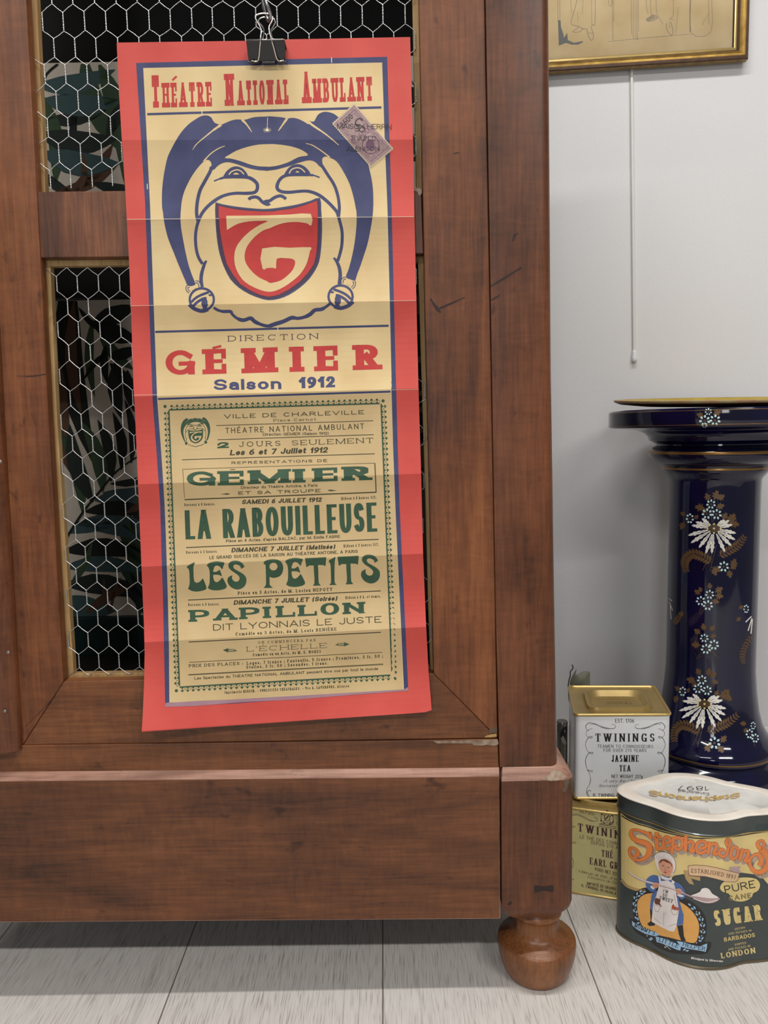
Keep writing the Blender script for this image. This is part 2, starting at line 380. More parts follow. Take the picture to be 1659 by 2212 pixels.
def glyph(ch, wx, S):
    """quads in units of the cap height, and the advance"""
    acc = None
    if ch in ACC: ch, kind, ay = ACC[ch]; acc = (kind, ay)
    wn, strokes, sers, arms = GL[ch]
    tv, th = S['tv'], S['th']; sl = S['sl'] if S['ser'] else 0
    W = max(wn*wx, tv) if wn else tv
    if wn: W = max(W, tv*1.6)
    fx = lambda x: sl + tv/2 + x*(W-tv)
    fy = lambda y: th/2 + y*(1-th)
    pf = lambda dx, dy: math.hypot(tv*dy, th*dx)
    caps = ch.isupper() or ch in '12457'
    out = []
    for s in strokes:
        p = [Vector((fx(x), fy(y))) for x, y in s]
        closed = (p[0]-p[-1]).length < 1e-6 and len(p) > 4
        if not closed:
            big = .6 if caps else 0
            d = (p[0]-p[1]).normalized(); p[0] = p[0] + d*(abs(d.y)*max(th/2, big*tv*abs(d.x)) + abs(d.x)*tv*.5)
            d = (p[-1]-p[-2]).normalized(); p[-1] = p[-1] + d*(abs(d.y)*max(th/2, big*tv*abs(d.x)) + abs(d.x)*tv*.5)
        if len(s) == 2 and s[0][1] == s[1][1] and .1 < s[0][1] < .9 and S.get('mid'): qs = pen(p, S['mid'], False)
        else: qs = pen(p, pf, closed)
        if caps:
            qq = []
            for q in qs:
                c1 = clip1(clip1(q, 1, 0, False), 1, 1, True)
                for k in range(1, len(c1)-1): qq.append([c1[0], c1[k], c1[k+1]])
            qs = qq
        out += qs
    if S['ser']:
        st = S['st']
        for x, y in sers:
            cx = fx(x); h = tv/2+sl; yb = {0: 0, 1: 1-st}.get(y, fy(y)-th/2)
            out.append([(cx-h, yb), (cx+h, yb), (cx+h, yb+st), (cx-h, yb+st)])
        if ch in 'bdhkl' or ch in 'inmrpu':
            yt = 1 if ch in 'bdhkl' else fy(X)+th/2
            x0 = fx(1 if ch == 'd' else 0)
            out.append([(x0-tv/2-sl, yt-st), (x0+tv/2, yt-st), (x0+tv/2, yt), (x0-tv/2-sl, yt)])
        ah = S['arm'] or .3
        at = S['at'] or min(max(st, tv*.45), tv*.9)
        for x, y, d in arms:
            x0 = fx(x); x0 = x0+tv/2-at if x > .5 else x0-tv/2
            ya = 1 if d < 0 else 0
            out.append([(x0, ya), (x0+at, ya), (x0+at, ya+d*ah), (x0, ya+d*ah)])
    if acc:
        kind, ay = acc; c = fx(.5); k = min(tv, .16)
        if kind == 'a': out += pen([(c-.06, ay), (c+.12, ay+.16)], k*.9)
        if kind == 'g': out += pen([(c-.12, ay+.16), (c+.06, ay)], k*.9)
        if kind == 'c': out += pen([(c-.16, ay), (c, ay+.15), (c+.16, ay)], k*.7)
        if kind == 'z': out += pen([(c, 0), (c+.05, -.12), (c-.08, -.2)], k*.7)
    return out, W + 2*sl
def text(P, s, base, h, S, m, lay=2, up=None):
    """letters of cap height h along the polyline base, spread to fill its whole length"""
    B = [Vector(p) for p in base]
    seg = [(B[i+1]-B[i]).length for i in range(len(B)-1)]; L = sum(seg)/h
    sp = S['sp']
    def total(wx):
        t = 0
        for i, ch in enumerate(s):
            if ch == ' ': t += .42*wx + sp
            else: t += glyph_w(ch, wx, S) + sp
        return t - sp
    if S['wx']: wx = S['wx']; k = (L - total(wx))/max(len(s)-1, 1); sp = sp + k
    else:
        lo, hi = .15, 6
        for _ in range(30):
            md = (lo+hi)/2
            if total(md) < L: lo = md
            else: hi = md
        wx = lo
        k = (L-total(wx))/max(len(s)-1, 1); sp = sp+k
    x = 0
    for ch in s:
        if ch == ' ': x += .42*wx + sp; continue
        qs, adv = glyph(ch, wx, S)
        # frame at the glyph centre
        d = (x+adv/2)*h; i = 0
        while i < len(seg)-1 and d > seg[i]: d -= seg[i]; i += 1
        t = (B[i+1]-B[i]).normalized(); c = B[i] + t*d
        if up is not None: n = Vector(up).normalized()
        else: n = Vector((t.y, -t.x))
        if len(seg) > 1 or True:
            for q in qs:
                P.quads([[tuple(c + t*((px-adv/2 + S['it']*py)*h) + n*(py*h)) for px, py in q]], m, lay)
        x += adv + sp
def glyph_w(ch, wx, S):
    if ch in ACC: ch = ACC[ch][0]
    wn = GL[ch][0]; tv = S['tv']; sl = S['sl'] if S['ser'] else 0
    return (max(wn*wx, tv*1.6) if wn else tv) + 2*sl
def letters(P, items, S, m, lay=2, up=None):
    """items: (char, x0, y0, x1, y1, height): one letter fitted to its own width"""
    for ch, x0, y0, x1, y1, h in items:
        text(P, ch, [(x0, y0), (x1, y1)], h, fitw(ch, math.hypot(x1-x0, y1-y0)/h, S), m, lay, up)
def fitw(ch, L, S):
    T = dict(S); c = ACC[ch][0] if ch in ACC else ch
    if GL[c][0]: T['wx'] = None
    return T
def ellipse(cx, cy, rx, ry, n=24, rot=0):
    c, s = math.cos(R_(rot)), math.sin(R_(rot))
    return [(cx+rx*math.cos(2*math.pi*i/n)*c-ry*math.sin(2*math.pi*i/n)*s, cy+rx*math.cos(2*math.pi*i/n)*s+ry*math.sin(2*math.pi*i/n)*c) for i in range(n)]
# ================================================================== SETTING
def floor_mat():
    m = bpy.data.materials.new('floor_planks'); m.use_nodes = True; n = m.node_tree.nodes; l = m.node_tree.links
    b = n['Principled BSDF']; b.inputs['Roughness'].default_value = .5; b.inputs['Specular IOR Level'].default_value = .3
    tc = n.new('ShaderNodeTexCoord'); sx = n.new('ShaderNodeSeparateXYZ'); l.new(tc.outputs['Object'], sx.inputs[0])
    def math_(op, a, bb=None):
        k = n.new('ShaderNodeMath'); k.operation = op
        for i, v in enumerate((a, bb)):
            if v is None: continue
            if isinstance(v, (int, float)): k.inputs[i].default_value = v
            else: l.new(v, k.inputs[i])
        return k.outputs[0]
    xj = on_z(827, 2212, 0).x - FLOOR_X
    u = math_('DIVIDE', math_('SUBTRACT', sx.outputs[0], xj), .300)
    fr = math_('FRACT', u); pid = math_('FLOOR', u)
    edge = math_('LESS_THAN', math_('ABSOLUTE', math_('SUBTRACT', math_('FRACT', math_('ADD', u, .5)), .5)), .0032)
    cb = n.new('ShaderNodeCombineXYZ'); l.new(math_('ADD', sx.outputs[0], math_('MULTIPLY', pid, 3.1)), cb.inputs[0])
    l.new(math_('ADD', sx.outputs[1], math_('MULTIPLY', pid, 1.7)), cb.inputs[1])
    def noise(sxy, scale, det, dist=0):
        mp = n.new('ShaderNodeMapping'); mp.inputs['Scale'].default_value = (sxy[0], sxy[1], 1); l.new(cb.outputs[0], mp.inputs[0])
        z = n.new('ShaderNodeTexNoise'); z.inputs['Scale'].default_value = scale; z.inputs['Detail'].default_value = det
        z.inputs['Distortion'].default_value = dist; l.new(mp.outputs[0], z.inputs['Vector']); return z.outputs['Fac']
    f1 = noise((1, .040), 620, 4, .2); f2 = noise((1, .05), 190, 4, .4); f3 = noise((1, .35), 7, 4, .6)
    mrr = n.new('ShaderNodeMapRange'); mrr.inputs[1].default_value = .36; mrr.inputs[2].default_value = .54; l.new(f1, mrr.inputs[0]); f1 = mrr.outputs[0]
    mx = n.new('ShaderNodeMix'); mx.inputs[0].default_value = .45; l.new(f1, mx.inputs[2]); l.new(f2, mx.inputs[3])
    m2 = n.new('ShaderNodeMix'); m2.inputs[0].default_value = .2; l.new(mx.outputs[0], m2.inputs[2]); l.new(f3, m2.inputs[3])
    r = n.new('ShaderNodeValToRGB'); e = r.color_ramp.elements
    e[0].position = .18; e[0].color = lin((156, 150, 144)); e[1].position = .80; e[1].color = lin((212, 208, 203))
    k = e.new(.42); k.color = lin((196, 191, 186))
    l.new(m2.outputs[0], r.inputs[0])
    # long dark cracks of the printed grain
    cm = noise((1, .05), 14, 2, .5); c2 = n.new('ShaderNodeValToRGB'); ce = c2.color_ramp.elements
    ce[0].position = .488; ce[0].color = (1, 1, 1, 1); ce[1].position = .512; ce[1].color = (1, 1, 1, 1)
    ck = ce.new(.5); ck.color = (.55, .53, .52, 1); l.new(cm, c2.inputs[0])
    mu = n.new('ShaderNodeMix'); mu.data_type = 'RGBA'; mu.blend_type = 'MULTIPLY'; mu.inputs[0].default_value = .4
    l.new(r.outputs[0], mu.inputs[6]); l.new(c2.outputs[0], mu.inputs[7])
    dj = n.new('ShaderNodeMix'); dj.data_type = 'RGBA'; l.new(edge, dj.inputs[0]); l.new(mu.outputs[2], dj.inputs[6])
    dj.inputs[7].default_value = lin((112, 104, 97)); l.new(dj.outputs[2], b.inputs['Base Color'])
    bp = n.new('ShaderNodeBump'); bp.inputs['Strength'].default_value = .15; bp.inputs['Distance'].default_value = .001
    l.new(m2.outputs[0], bp.inputs['Height']); l.new(bp.outputs[0], b.inputs['Normal'])
    return m
FLOOR_X = .25
mb = MB(); box(mb, (-1.9, -1.6, -.02), (2.4, 1.2, 0), None)
mb.mats = [floor_mat()]; fl = mb.build('floor'); prop(fl, 'pale grey wood plank floor running under the cabinet', 'floor', kind='structure')
WA = R_(5.5); WT = Vector((math.cos(WA), -math.sin(WA), 0)); WN = Vector((-math.sin(WA), -math.cos(WA), 0)); WP = Vector((.6, .75, 0))
m_wall = mat('wall_paint', (214, 213, 214), .85, var=.015, scale=260, spec=.2, bump=.12)
def wallpt(u, z, d=0): return WP + WT*u + Vector((0, 0, z)) + WN*d
def wbox(mb, u0, u1, z0, z1, d0, d1, m):
    a = [wallpt(u, z, d) for d in (d1, d0) for u, z in ((u0, z0), (u1, z0), (u1, z1), (u0, z1))]
    mb.add(a, [(0, 1, 2, 3), (7, 6, 5, 4), (0, 4, 5, 1), (1, 5, 6, 2), (2, 6, 7, 3), (3, 7, 4, 0)], m)
mb = MB(); wbox(mb, -2.4, 1.8, 0, 2.6, -.03, 0, m_wall)
wl = mb.build('wall_back'); prop(wl, 'plain white painted wall behind the cabinet', 'wall', kind='structure')
m_skirt = mat('skirting_paint', (222, 221, 220), .5, var=.02)
mb = MB(); wbox(mb, -2.4, 1.8, 0, .083, 0.0005, .013, m_skirt)
sk = mb.build('baseboard_back', bevel=.003); prop(sk, 'low white baseboard along the foot of the wall', 'baseboard', kind='structure')

# ================================================================== CABINET
wv = wood('wood_upright', 'z', (60, 32, 17), (106, 60, 32), (142, 86, 48), curl=.6)
wv2 = wood('wood_post', 'z', (54, 29, 17), (94, 53, 30), (126, 74, 44), curl=.7, seed=3.1)
wh = wood('wood_rail', 'x', (62, 35, 19), (102, 60, 33), (138, 86, 50), curl=.7, seed=1.3)
wp = wood('wood_plinth', 'x', (60, 34, 20), (97, 57, 33), (128, 79, 47), curl=.7, seed=5.2, rough=.42)
wf = wood('wood_foot', 'z', (66, 38, 21), (116, 72, 42), (148, 98, 60), rough=.3, curl=.4, seed=2.2)
wm = wood('wood_crossrail', 'z', (58, 32, 22), (96, 56, 36), (146, 92, 58), curl=.3, seed=7.7)
wr = wood('wood_lit_ledge', 'x', (110, 72, 58), (158, 118, 100), (190, 152, 132), rough=.5, curl=.3, seed=9)  # paler wood, puts the highlight on the sloping ledges into the colour
wb = wood('wood_batten', 'z', (118, 88, 52), (168, 134, 88), (196, 166, 116), rough=.6, curl=.2, seed=4)
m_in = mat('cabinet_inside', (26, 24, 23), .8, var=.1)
m_crack = mat('scratch_dark', (38, 22, 18), .7)
cab = empty('cabinet', (0.0, .2, 0), 'dark reddish brown wooden cabinet with wire mesh door, standing on bun feet', 'cabinet')
T = -700.0
door = empty('door', (0, .01, .3), parent=cab)
def part(name, pix, Y, d, m, parent, bevel=.0012, seg=2):
    mb = MB(); prism_px(mb, pix, Y, d, m); return mb.build(name, parent, bevel=bevel, seg=seg)
def lx(x0, y0, x1, y1, y): return x0 + (x1-x0)*(y-y0)/(y1-y0)
LT = lx(56, 0, 137, 1472, T)
part('stile', [(-170, T), (LT, T), (79, 412), (104, 890), (137, 1472), (49, 1609), (-170, 1611)], 0, .017, wv, door)
part('stile', [(lx(905, 0, 937, 1455, T), T), (lx(1047, 0, 1075, 1594, T), T), (1047, 0), (1075, 1594), (937, 1455), (918.5, 700), (905, 0)], 0, .017, wv, door)
part('bottom_rail', [(137.6, 1472), (936.6, 1455), (1074.5, 1594.5), (49.5, 1609.5)], 0.0003, .017, wh, door)
part('middle_rail', [(79.5, 414), (910, 405), (915, 548), (85, 557)], .003, .02, wm, door)
part('top_rail', [(LT+2, T), (893, T), (897, -420), (LT+12, -420)], 0.0003, .017, wh, door)
# pale battens that hold the wire
part('batten', [(20, -420), (lx(79, 0, 98, 412, -420), -420), (98, 416), (72, 416)], .018, .012, wb, door, .0008)
part('batten', [(lx(891, 0, 899.5, 402, -420), -420), (925, -420), (925, 408), (899.5, 408)], .018, .012, wb, door, .0008)
part('batten', [(88, 552), (108, 552), (122, 890), (141, 1180), (160, 1468), (126, 1468), (100, 900)], .0181, .012, wb, door, .0008)
part('batten', [(902, 546), (928, 546), (948, 1456), (929, 1456), (918, 1050)], .0181, .012, wb, door, .0008)
part('batten', [(100, 552), (918, 543), (920, 566), (106, 575)], .0189, .012, wb, door, .0008)
part('batten', [(150, 1456), (938, 1440), (945, 1466), (140, 1482)], .0189, .012, wb, door, .0008)
# scratches on the right stile and post
def scratches(items, Y, name, parent):
    for pts, wd in items:
        P = Print(lambda a, b: on_y(a, b, Y), 4000, 4000); mb = MB()
        P.line(cr(pts, n=4), wd, m_crack); P.emit(mb); mb.build(name, parent, weld=False)
scratches([([(930, 645), (936, 655), (945, 667), (952, 675)], [3.5, 5, 7, 4]), ([(950, 666), (975, 655), (1004, 642)], [4, 4, 2]),
           ([(980, 331), (992, 329)], 1.6), ([(36, 812), (70, 812.5), (99, 808)], [1, 2.2, 1.6]), ([(118, 1505), (92, 1532), (54, 1570)], [1.6, 1, .8])], -.0002, 'scratch', door)
# moulding where the two doors meet, front left
mb = MB(); A = []
for y in (T, 0, 680, 1200, 1617):
    xr = lx(9, 880, 49, 1617, y) if y > 300 else 9-.0525*(880-y)
    pr = on_y(xr, y, -.001); A.append([Vector((pr.x-.028+.028*math.cos(t), pr.y-.016*max(0, math.sin(t)), pr.z)) for t in [math.pi*k/12 for k in range(13)]] )
mb.loft([a for a in A], wv2); o = mb.build('astragal_moulding', door, smooth=False, auto=50)
for x, y in ((0, 997), (17, 1409), (10, 1536)):
    p = on_y(x, y, -.017); mb = MB(); n = 12; r = .0022
    mb.loft([[p+Vector((r*k*math.cos(2*math.pi*j/n), -.0006*(1-k), r*k*math.sin(2*math.pi*j/n))) for j in range(n)] for k in (1, .7, .3)], mat('nail_steel', (150, 145, 138), .4, 1), True, True)
    mb.build('nail', door)
# post at the right corner, rounded towards the side
def rrect(x0, x1, y0, y1, r, n=6, corners=(1, 1, 1, 1)):
    """plan outline, counter-clockwise from front-left; corners: fl, fr, br, bl"""
    o = []
    for (cx, cy, a, on) in ((x0, y0, 180, corners[0]), (x1, y0, 270, corners[1]), (x1, y1, 0, corners[2]), (x0, y1, 90, corners[3])):
        rr = r if on else .0006
        kx = cx+rr if cx == x0 else cx-rr; ky = cy+rr if cy == y0 else cy-rr
        o += [(kx+rr*math.cos(R_(a+90*i/n)), ky+rr*math.sin(R_(a+90*i/n))) for i in range(n+1)]
    return o
rings = []
for y, xa, xb in ((T, 1036, 1178), (0, 1049, 1184.5), (800, 1062.5, 1190), (1300, 1070.5, 1197), (1657, 1079.5, 1203)):
    a = on_y(xa, y, -.003); b = on_y(xb, y, 0.008)
    rings.append([(x, yy, a.z) for x, yy in rrect(a.x, b.x, -.003, .07, .013, 7, (0, 1, 0, 0))])
mb = MB(); mb.loft(rings, wv2); post = mb.build('corner_post', cab, auto=35)
scratches([([(1060, 618), (1085, 603), (1127, 577)], [2.5, 4, 3]), ([(1061, 648), (1079, 638)], 2.5),
           ([(1108, 520), (1112, 508), (1120, 503)], [3, 6, 2])], -.0033, 'scratch', cab)
mb = MB(); a = on_y(1186, 300, .03).x
box(mb, (a-.02, .0702, .10), (a-.001, .40, 1.64), wv2); mb.build('side_panel', cab, bevel=.001)
# plinth: strip, sloping ledge and board
part('base_rail', [(-170, 1613), (1075.5, 1597), (1078, 1660), (-170, 1671)], -.0015, .02, wh, cab)
mb = MB()
t0, t1 = on_y(-170, 1668, -.0013), on_y(1079, 1657, -.0013); c0, c1 = on_y(-170, 1688, -.012), on_y(1079, 1676, -.012)
b0, b1 = on_y(-170, 1994, -.012), on_y(1081, 1985, -.012)
q0, q1 = b0+Vector((0, .03, 0)), b1+Vector((0, .03, 0)); r0, r1 = t0+Vector((0, .02, 0)), t1+Vector((0, .02, 0))
mb.add([t0, t1, c0, c1, b0, b1, q0, q1, r0, r1], [(0, 2, 3, 1)], wr)
mb.add([t0, t1, c0, c1, b0, b1, q0, q1, r0, r1], [(2, 4, 5, 3), (4, 6, 7, 5), (6, 8, 9, 7), (8, 0, 1, 9), (0, 8, 6, 4, 2), (1, 3, 5, 7, 9)], wp)
mb.build('plinth_board', cab, bevel=.0012)
# block of the plinth under the post
Yb = -.017
zt = on_y(1140, 1653, -.002).z; zc0 = on_y(1140, 1687, Yb).z; zb = on_y(1140, 1993, Yb).z
xa = on_y(1084, 1850, Yb).x; xb = on_y(1233.5, 1850, .004).x
mb = MB()
def ring(z, ins): return [(x, y, z) for x, y in rrect(xa+ins*.25, xb-ins, Yb+ins, .40, .018, 6, (0, 1, 0, 0))]
def ringb(z, ins): return [(x, y, z) for x, y in rrect(xa+ins, xb-ins, Yb+ins*.6, .40-ins, .018, 6, (0, 1, 0, 0))]
mb.loft([ringb(zb, .018), ringb(zb+.006, .010), ringb(zb+.016, 0.002), ring(zb+.024, 0), ring(zc0, 0)], wv2, True, False)
mb.loft([ring(zc0, 0), ring(zt, .016)], wr, False, True)
mb.build('plinth_block', cab, auto=30)
scratches([([(1154, 1921), (1174, 1920), (1196, 1920)], [14, 9, 13]), ([(1100, 1950), (1103, 1954)], 10)], Yb-.0003, 'scratch', cab)
from mathutils.bvhtree import BVHTree
def onto(o):
    bpy.context.view_layer.update()
    t = BVHTree.FromPolygons([o.matrix_world @ v.co for v in o.data.vertices], [tuple(p.vertices) for p in o.data.polygons])
    def fn(a, b):
        d = ray(a, b); h = t.ray_cast(C, d.normalized())[0]
        return h if h is not None else on_y(a, b, 0)
    return fn
m_chip = mat('worn_pale_wood', (158, 138, 118), .7, var=.15, scale=120, rgb2=(112, 90, 72)); m_chipd = mat('worn_dark_wood', (92, 76, 60), .8, var=.2, scale=150)
def chip(fn, pts, m, parent, g=4):
    P = Print(fn, g, g, step=.0003); P.fill(pts, m, 1); mb = MB(); P.emit(mb); return mb.build('worn_chip', parent, weld=False)
pbk = [o for o in cab.children if o.name.startswith('plinth_block')][0]; f_ = onto(pbk)
chip(f_, [(1170, 1684), (1176, 1677), (1188, 1674), (1191, 1665), (1197, 1660), (1214, 1668), (1224, 1678), (1216, 1682), (1205, 1686), (1190, 1687)], m_chip, cab)
chip(f_, [(1216, 1686), (1224, 1682), (1231, 1680), (1230, 1690), (1226, 1700), (1222, 1711), (1216, 1710), (1214, 1704), (1219, 1698)], m_chipd, cab)
f_ = lambda a, b: on_y(a, b, -.0016)
chip(f_, [(935, 1600.5), (1000, 1599.5), (1040, 1598.3), (1075, 1597), (1077, 1608), (1066, 1611), (1052, 1608.5), (1040, 1610.5), (1024, 1610), (1018, 1606), (980, 1605.5), (945, 1606)], m_chip, cab, 40)
f_ = lambda a, b: on_y(a, b, -.0001)
chip(f_, [(1050, 1589), (1062, 1586), (1072, 1585), (1073, 1591), (1060, 1593), (1046, 1593)], mat('worn_yellow_wood', (168, 132, 76), .7), door, 40)
chip(f_, [(1056, 1578), (1062, 1570), (1068, 1574), (1073, 1568), (1074, 1582), (1064, 1584), (1056, 1584)], m_chipd, door, 40)
f_ = lambda a, b: on_y(a, b, .0028)
chip(f_, [(892, 408), (905, 407), (911, 408), (911, 418), (905, 424), (902, 414), (894, 412)], m_chip, door, 40)
# turned bun foot
fx_ = on_y(1159, 2040, .036).x; fy_ = .036
def fz(py): return on_y(1159, py, fy_).z
prof = [(.040, 0), (.0435, .0025), (.0475, .010), (.0515, .021), (.0545, .034), (.0558, .046), (.0552, .0520), (.0540, .0545), (.0515, .0558),
        (.0470, .0580), (.0415, .0608), (.0365, .0640), (.0330, .0685), (.0315, .0750), (.031, .088), (.0325, .0905), (.0345, .0925), (.0352, .0955), (.0345, .0985), (.0325, .1005), (.0325, zb+.001)]
mb = MB(); mb.lathe(prof, wf, (fx_, fy_), 56); foot = mb.build('bun_foot', cab, auto=50)
mb = MB(); mb.lathe(prof, wf, (fx_-.0, .36), 40); mb.build('bun_foot', cab, auto=50)
# carcass
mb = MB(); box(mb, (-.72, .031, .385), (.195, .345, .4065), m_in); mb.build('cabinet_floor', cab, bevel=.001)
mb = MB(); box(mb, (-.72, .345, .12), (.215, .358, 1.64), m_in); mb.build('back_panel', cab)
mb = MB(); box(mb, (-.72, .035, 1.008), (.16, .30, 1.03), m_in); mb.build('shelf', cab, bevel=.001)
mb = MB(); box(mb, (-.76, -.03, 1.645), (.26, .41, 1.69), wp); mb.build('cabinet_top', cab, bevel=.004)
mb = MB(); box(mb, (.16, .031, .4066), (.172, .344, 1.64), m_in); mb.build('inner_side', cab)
mb = MB(); box(mb, (-.76, .0, .12), (-.725, .40, 1.64), wv2); mb.build('side_panel', cab, bevel=.001)
mb = MB(); box(mb, (-.72, .285, .407), (.159, .343, .473), mat('dark_green_paint', (18, 44, 42), .45)); mb.build('skirting_strip', cab, bevel=.001)
# ------------------------------------------------------------------ palm wallpaper on boards inside
m_tp = mat('wallpaper_taupe', (226, 216, 200), .8, var=.03)
lf = [mat('palm_green', (66, 88, 64), .8), mat('palm_dark', (40, 50, 46), .8), mat('palm_teal', (68, 94, 96), .8), mat('palm_brown', (100, 72, 54), .8), mat('palm_black', (28, 33, 32), .8)]
YW = .30
def leaflet(P, x0, y0, x1, y1, wd, m, lay, bend=.1):
    dx, dy = x1-x0, y1-y0; L = math.hypot(dx, dy); nx, ny = -dy/L, dx/L
    ts = [0, .12, .3, .5, .7, .86, 1]; ws = [.12, .55, .95, 1, .8, .45, 0]
    mid = [(x0+dx*t+nx*bend*L*math.sin(math.pi*t), y0+dy*t+ny*bend*L*math.sin(math.pi*t)) for t in ts]
    a = [(x+nx*wd*k/2, y+ny*wd*k/2) for (x, y), k in zip(mid, ws)]; b = [(x-nx*wd*k/2, y-ny*wd*k/2) for (x, y), k in zip(mid, ws)]
    P.fill(a+b[::-1][1:], m, lay)
def frond(P, pts, n, ln, wd, mats_, lay, ang=55, both=True, shrink=.5):
    c = cr(pts, n=8); P.line(c, [3.4, 3, 2.4, 1.8], lf[4], lay+2)
    for k in range(n):
        i = int((k+.5)/n*(len(c)-2)); x, y = c[i]; dx, dy = c[i+1][0]-x, c[i+1][1]-y; a0 = math.atan2(dy, dx)
        L = ln*(1-shrink*abs(k/n-.35))*random.uniform(.85, 1.1)
        for s in (1, -1):
            if not both and s < 0: continue
            a = a0 + s*R_(ang+random.uniform(-9, 9))
            leaflet(P, x, y, x+L*math.cos(a), y+L*math.sin(a), wd*random.uniform(.8, 1.15), random.choice(mats_), lay+(k % 2), s*.08)
def wallboard(name, y0, y1, draw):
    p0 = on_y(20, y0, YW); p1 = on_y(20, y1, YW); mb = MB(); box(mb, (-.70, YW, p1.z), (.158, YW+.006, p0.z), m_tp)
    P = Print(lambda a, b: on_y(a, b, YW), 9000, 9000, step=.0004); draw(P); P.emit(mb)
    return mb.build(name, cab, weld=False)
def clipx(P, x0, x1, y0, y1):
    it = []
    for q, m, l_ in P.it:
        for ax, v, kl in ((0, x0, False), (0, x1, True), (1, y0, False), (1, y1, True)):
            q = clip1(q, ax, v, kl)
            if len(q) < 3: break
        if len(q) > 2: it += [([q[0], q[i], q[i+1]], m, l_) for i in range(1, len(q)-1)]
    P.it = it
def draw_up(P):
    G, D, Tl, B, K = lf
    for a in ((80, 185, 250, 150, 44, Tl), (95, 215, 260, 215, 48, Tl), (90, 260, 245, 225, 30, D), (85, 290, 255, 300, 52, D), (92, 330, 260, 352, 52, Tl),
              (180, 120, 262, 330, 46, G), (215, 140, 275, 420, 54, G), (120, 395, 90, 200, 34, G), (165, 330, 172, 200, 16, K), (150, 415, 245, 310, 30, B),
              (110, 420, 260, 350, 26, B), (180, 330, 170, 420, 14, B), (92, 372, 160, 420, 22, D), (200, 395, 300, 405, 24, D), (230, 300, 300, 200, 30, D)):
        leaflet(P, *a, random.choice((1, 2, 3)), random.choice((.08, -.08)))
    for k in range(22): leaflet(P, 290+(k % 11)*60, 170+(k//11)*120+(k*37) % 60, 410+(k % 11)*60, 250+(k//11)*120-(k*53) % 140, 44, lf[k % 5], 1, .1)
    P.line([(88, 190), (100, 160), (110, 150), (125, 138)], 5, K, 4)
    clipx(P, 20, 935, 138, 440)
def draw_low(P):
    G, D, Tl, B, K = lf
    for a in ((150, 560, 205, 1010, 58, K, 1), (125, 780, 150, 1020, 52, B, 2), (160, 650, 178, 905, 26, B, 3),
              (205, 690, 290, 660, 40, D, 1), (170, 665, 225, 720, 12, K, 2), (200, 695, 300, 735, 40, K, 2), (200, 690, 205, 860, 20, G, 1),
              (228, 745, 232, 830, 18, K, 2), (232, 760, 180, 822, 12, K, 2), (235, 770, 300, 750, 26, K, 2), (238, 785, 305, 840, 24, K, 2),
              (250, 780, 262, 905, 32, D, 1), (275, 800, 300, 900, 26, K, 1), (215, 720, 290, 800, 26, G, 1)):
        leaflet(P, *a, .06)
    # the large frond, its rib from lower left to upper right
    rib = [(143, 1162), (180, 1105), (215, 1062), (252, 1018), (300, 985), (350, 960)]
    P.line(cr(rib, n=5), [5, 4.5, 4, 3, 2.5], K, 6)
    for a in ((178, 1105, 126, 925, 30, G), (200, 1085, 150, 915, 36, D), (222, 1062, 175, 908, 32, G), (240, 1040, 210, 905, 26, D), (262, 1015, 243, 890, 22, K),
              (283, 1000, 268, 860, 18, K), (296, 985, 330, 900, 16, K), (300, 990, 345, 940, 14, K),
              (150, 1150, 290, 1125, 34, Tl), (165, 1130, 300, 1165, 30, Tl), (185, 1105, 330, 1110, 32, K), (205, 1080, 320, 1085, 32, Tl), (222, 1065, 325, 1050, 22, Tl), (238, 1045, 340, 1020, 16, D),
              (140, 1190, 320, 1200, 40, K), (140, 1225, 315, 1235, 34, Tl), (140, 1262, 320, 1290, 44, D), (148, 1290, 250, 1320, 42, Tl), (150, 1330, 240, 1310, 30, Tl),
              (250, 1120, 330, 1320, 40, G), (262, 1100, 300, 1340, 40, G), (300, 1240, 330, 1340, 40, D), (150, 1265, 200, 1165, 14, G),
              (185, 1325, 290, 1265, 20, B), (238, 1325, 225, 1245, 9, B), (240, 1320, 262, 1245, 8, B), (330, 1060, 270, 1110, 18, B)):
        leaflet(P, *a, random.choice((2, 3, 4)), random.choice((.08, -.07)))
    for k in range(3): frond(P, [(330+k*200, 1320), (390+k*190, 1100), (480+k*180, 850), (520+k*175, 680)], 16, 150, 34, [G, D, Tl, K], 1)
    clipx(P, 20, 945, 650, 1334)
wallboard('wallpaper_board', 138, 428, draw_up)
wallboard('wallpaper_board', 652, 1336, draw_low)
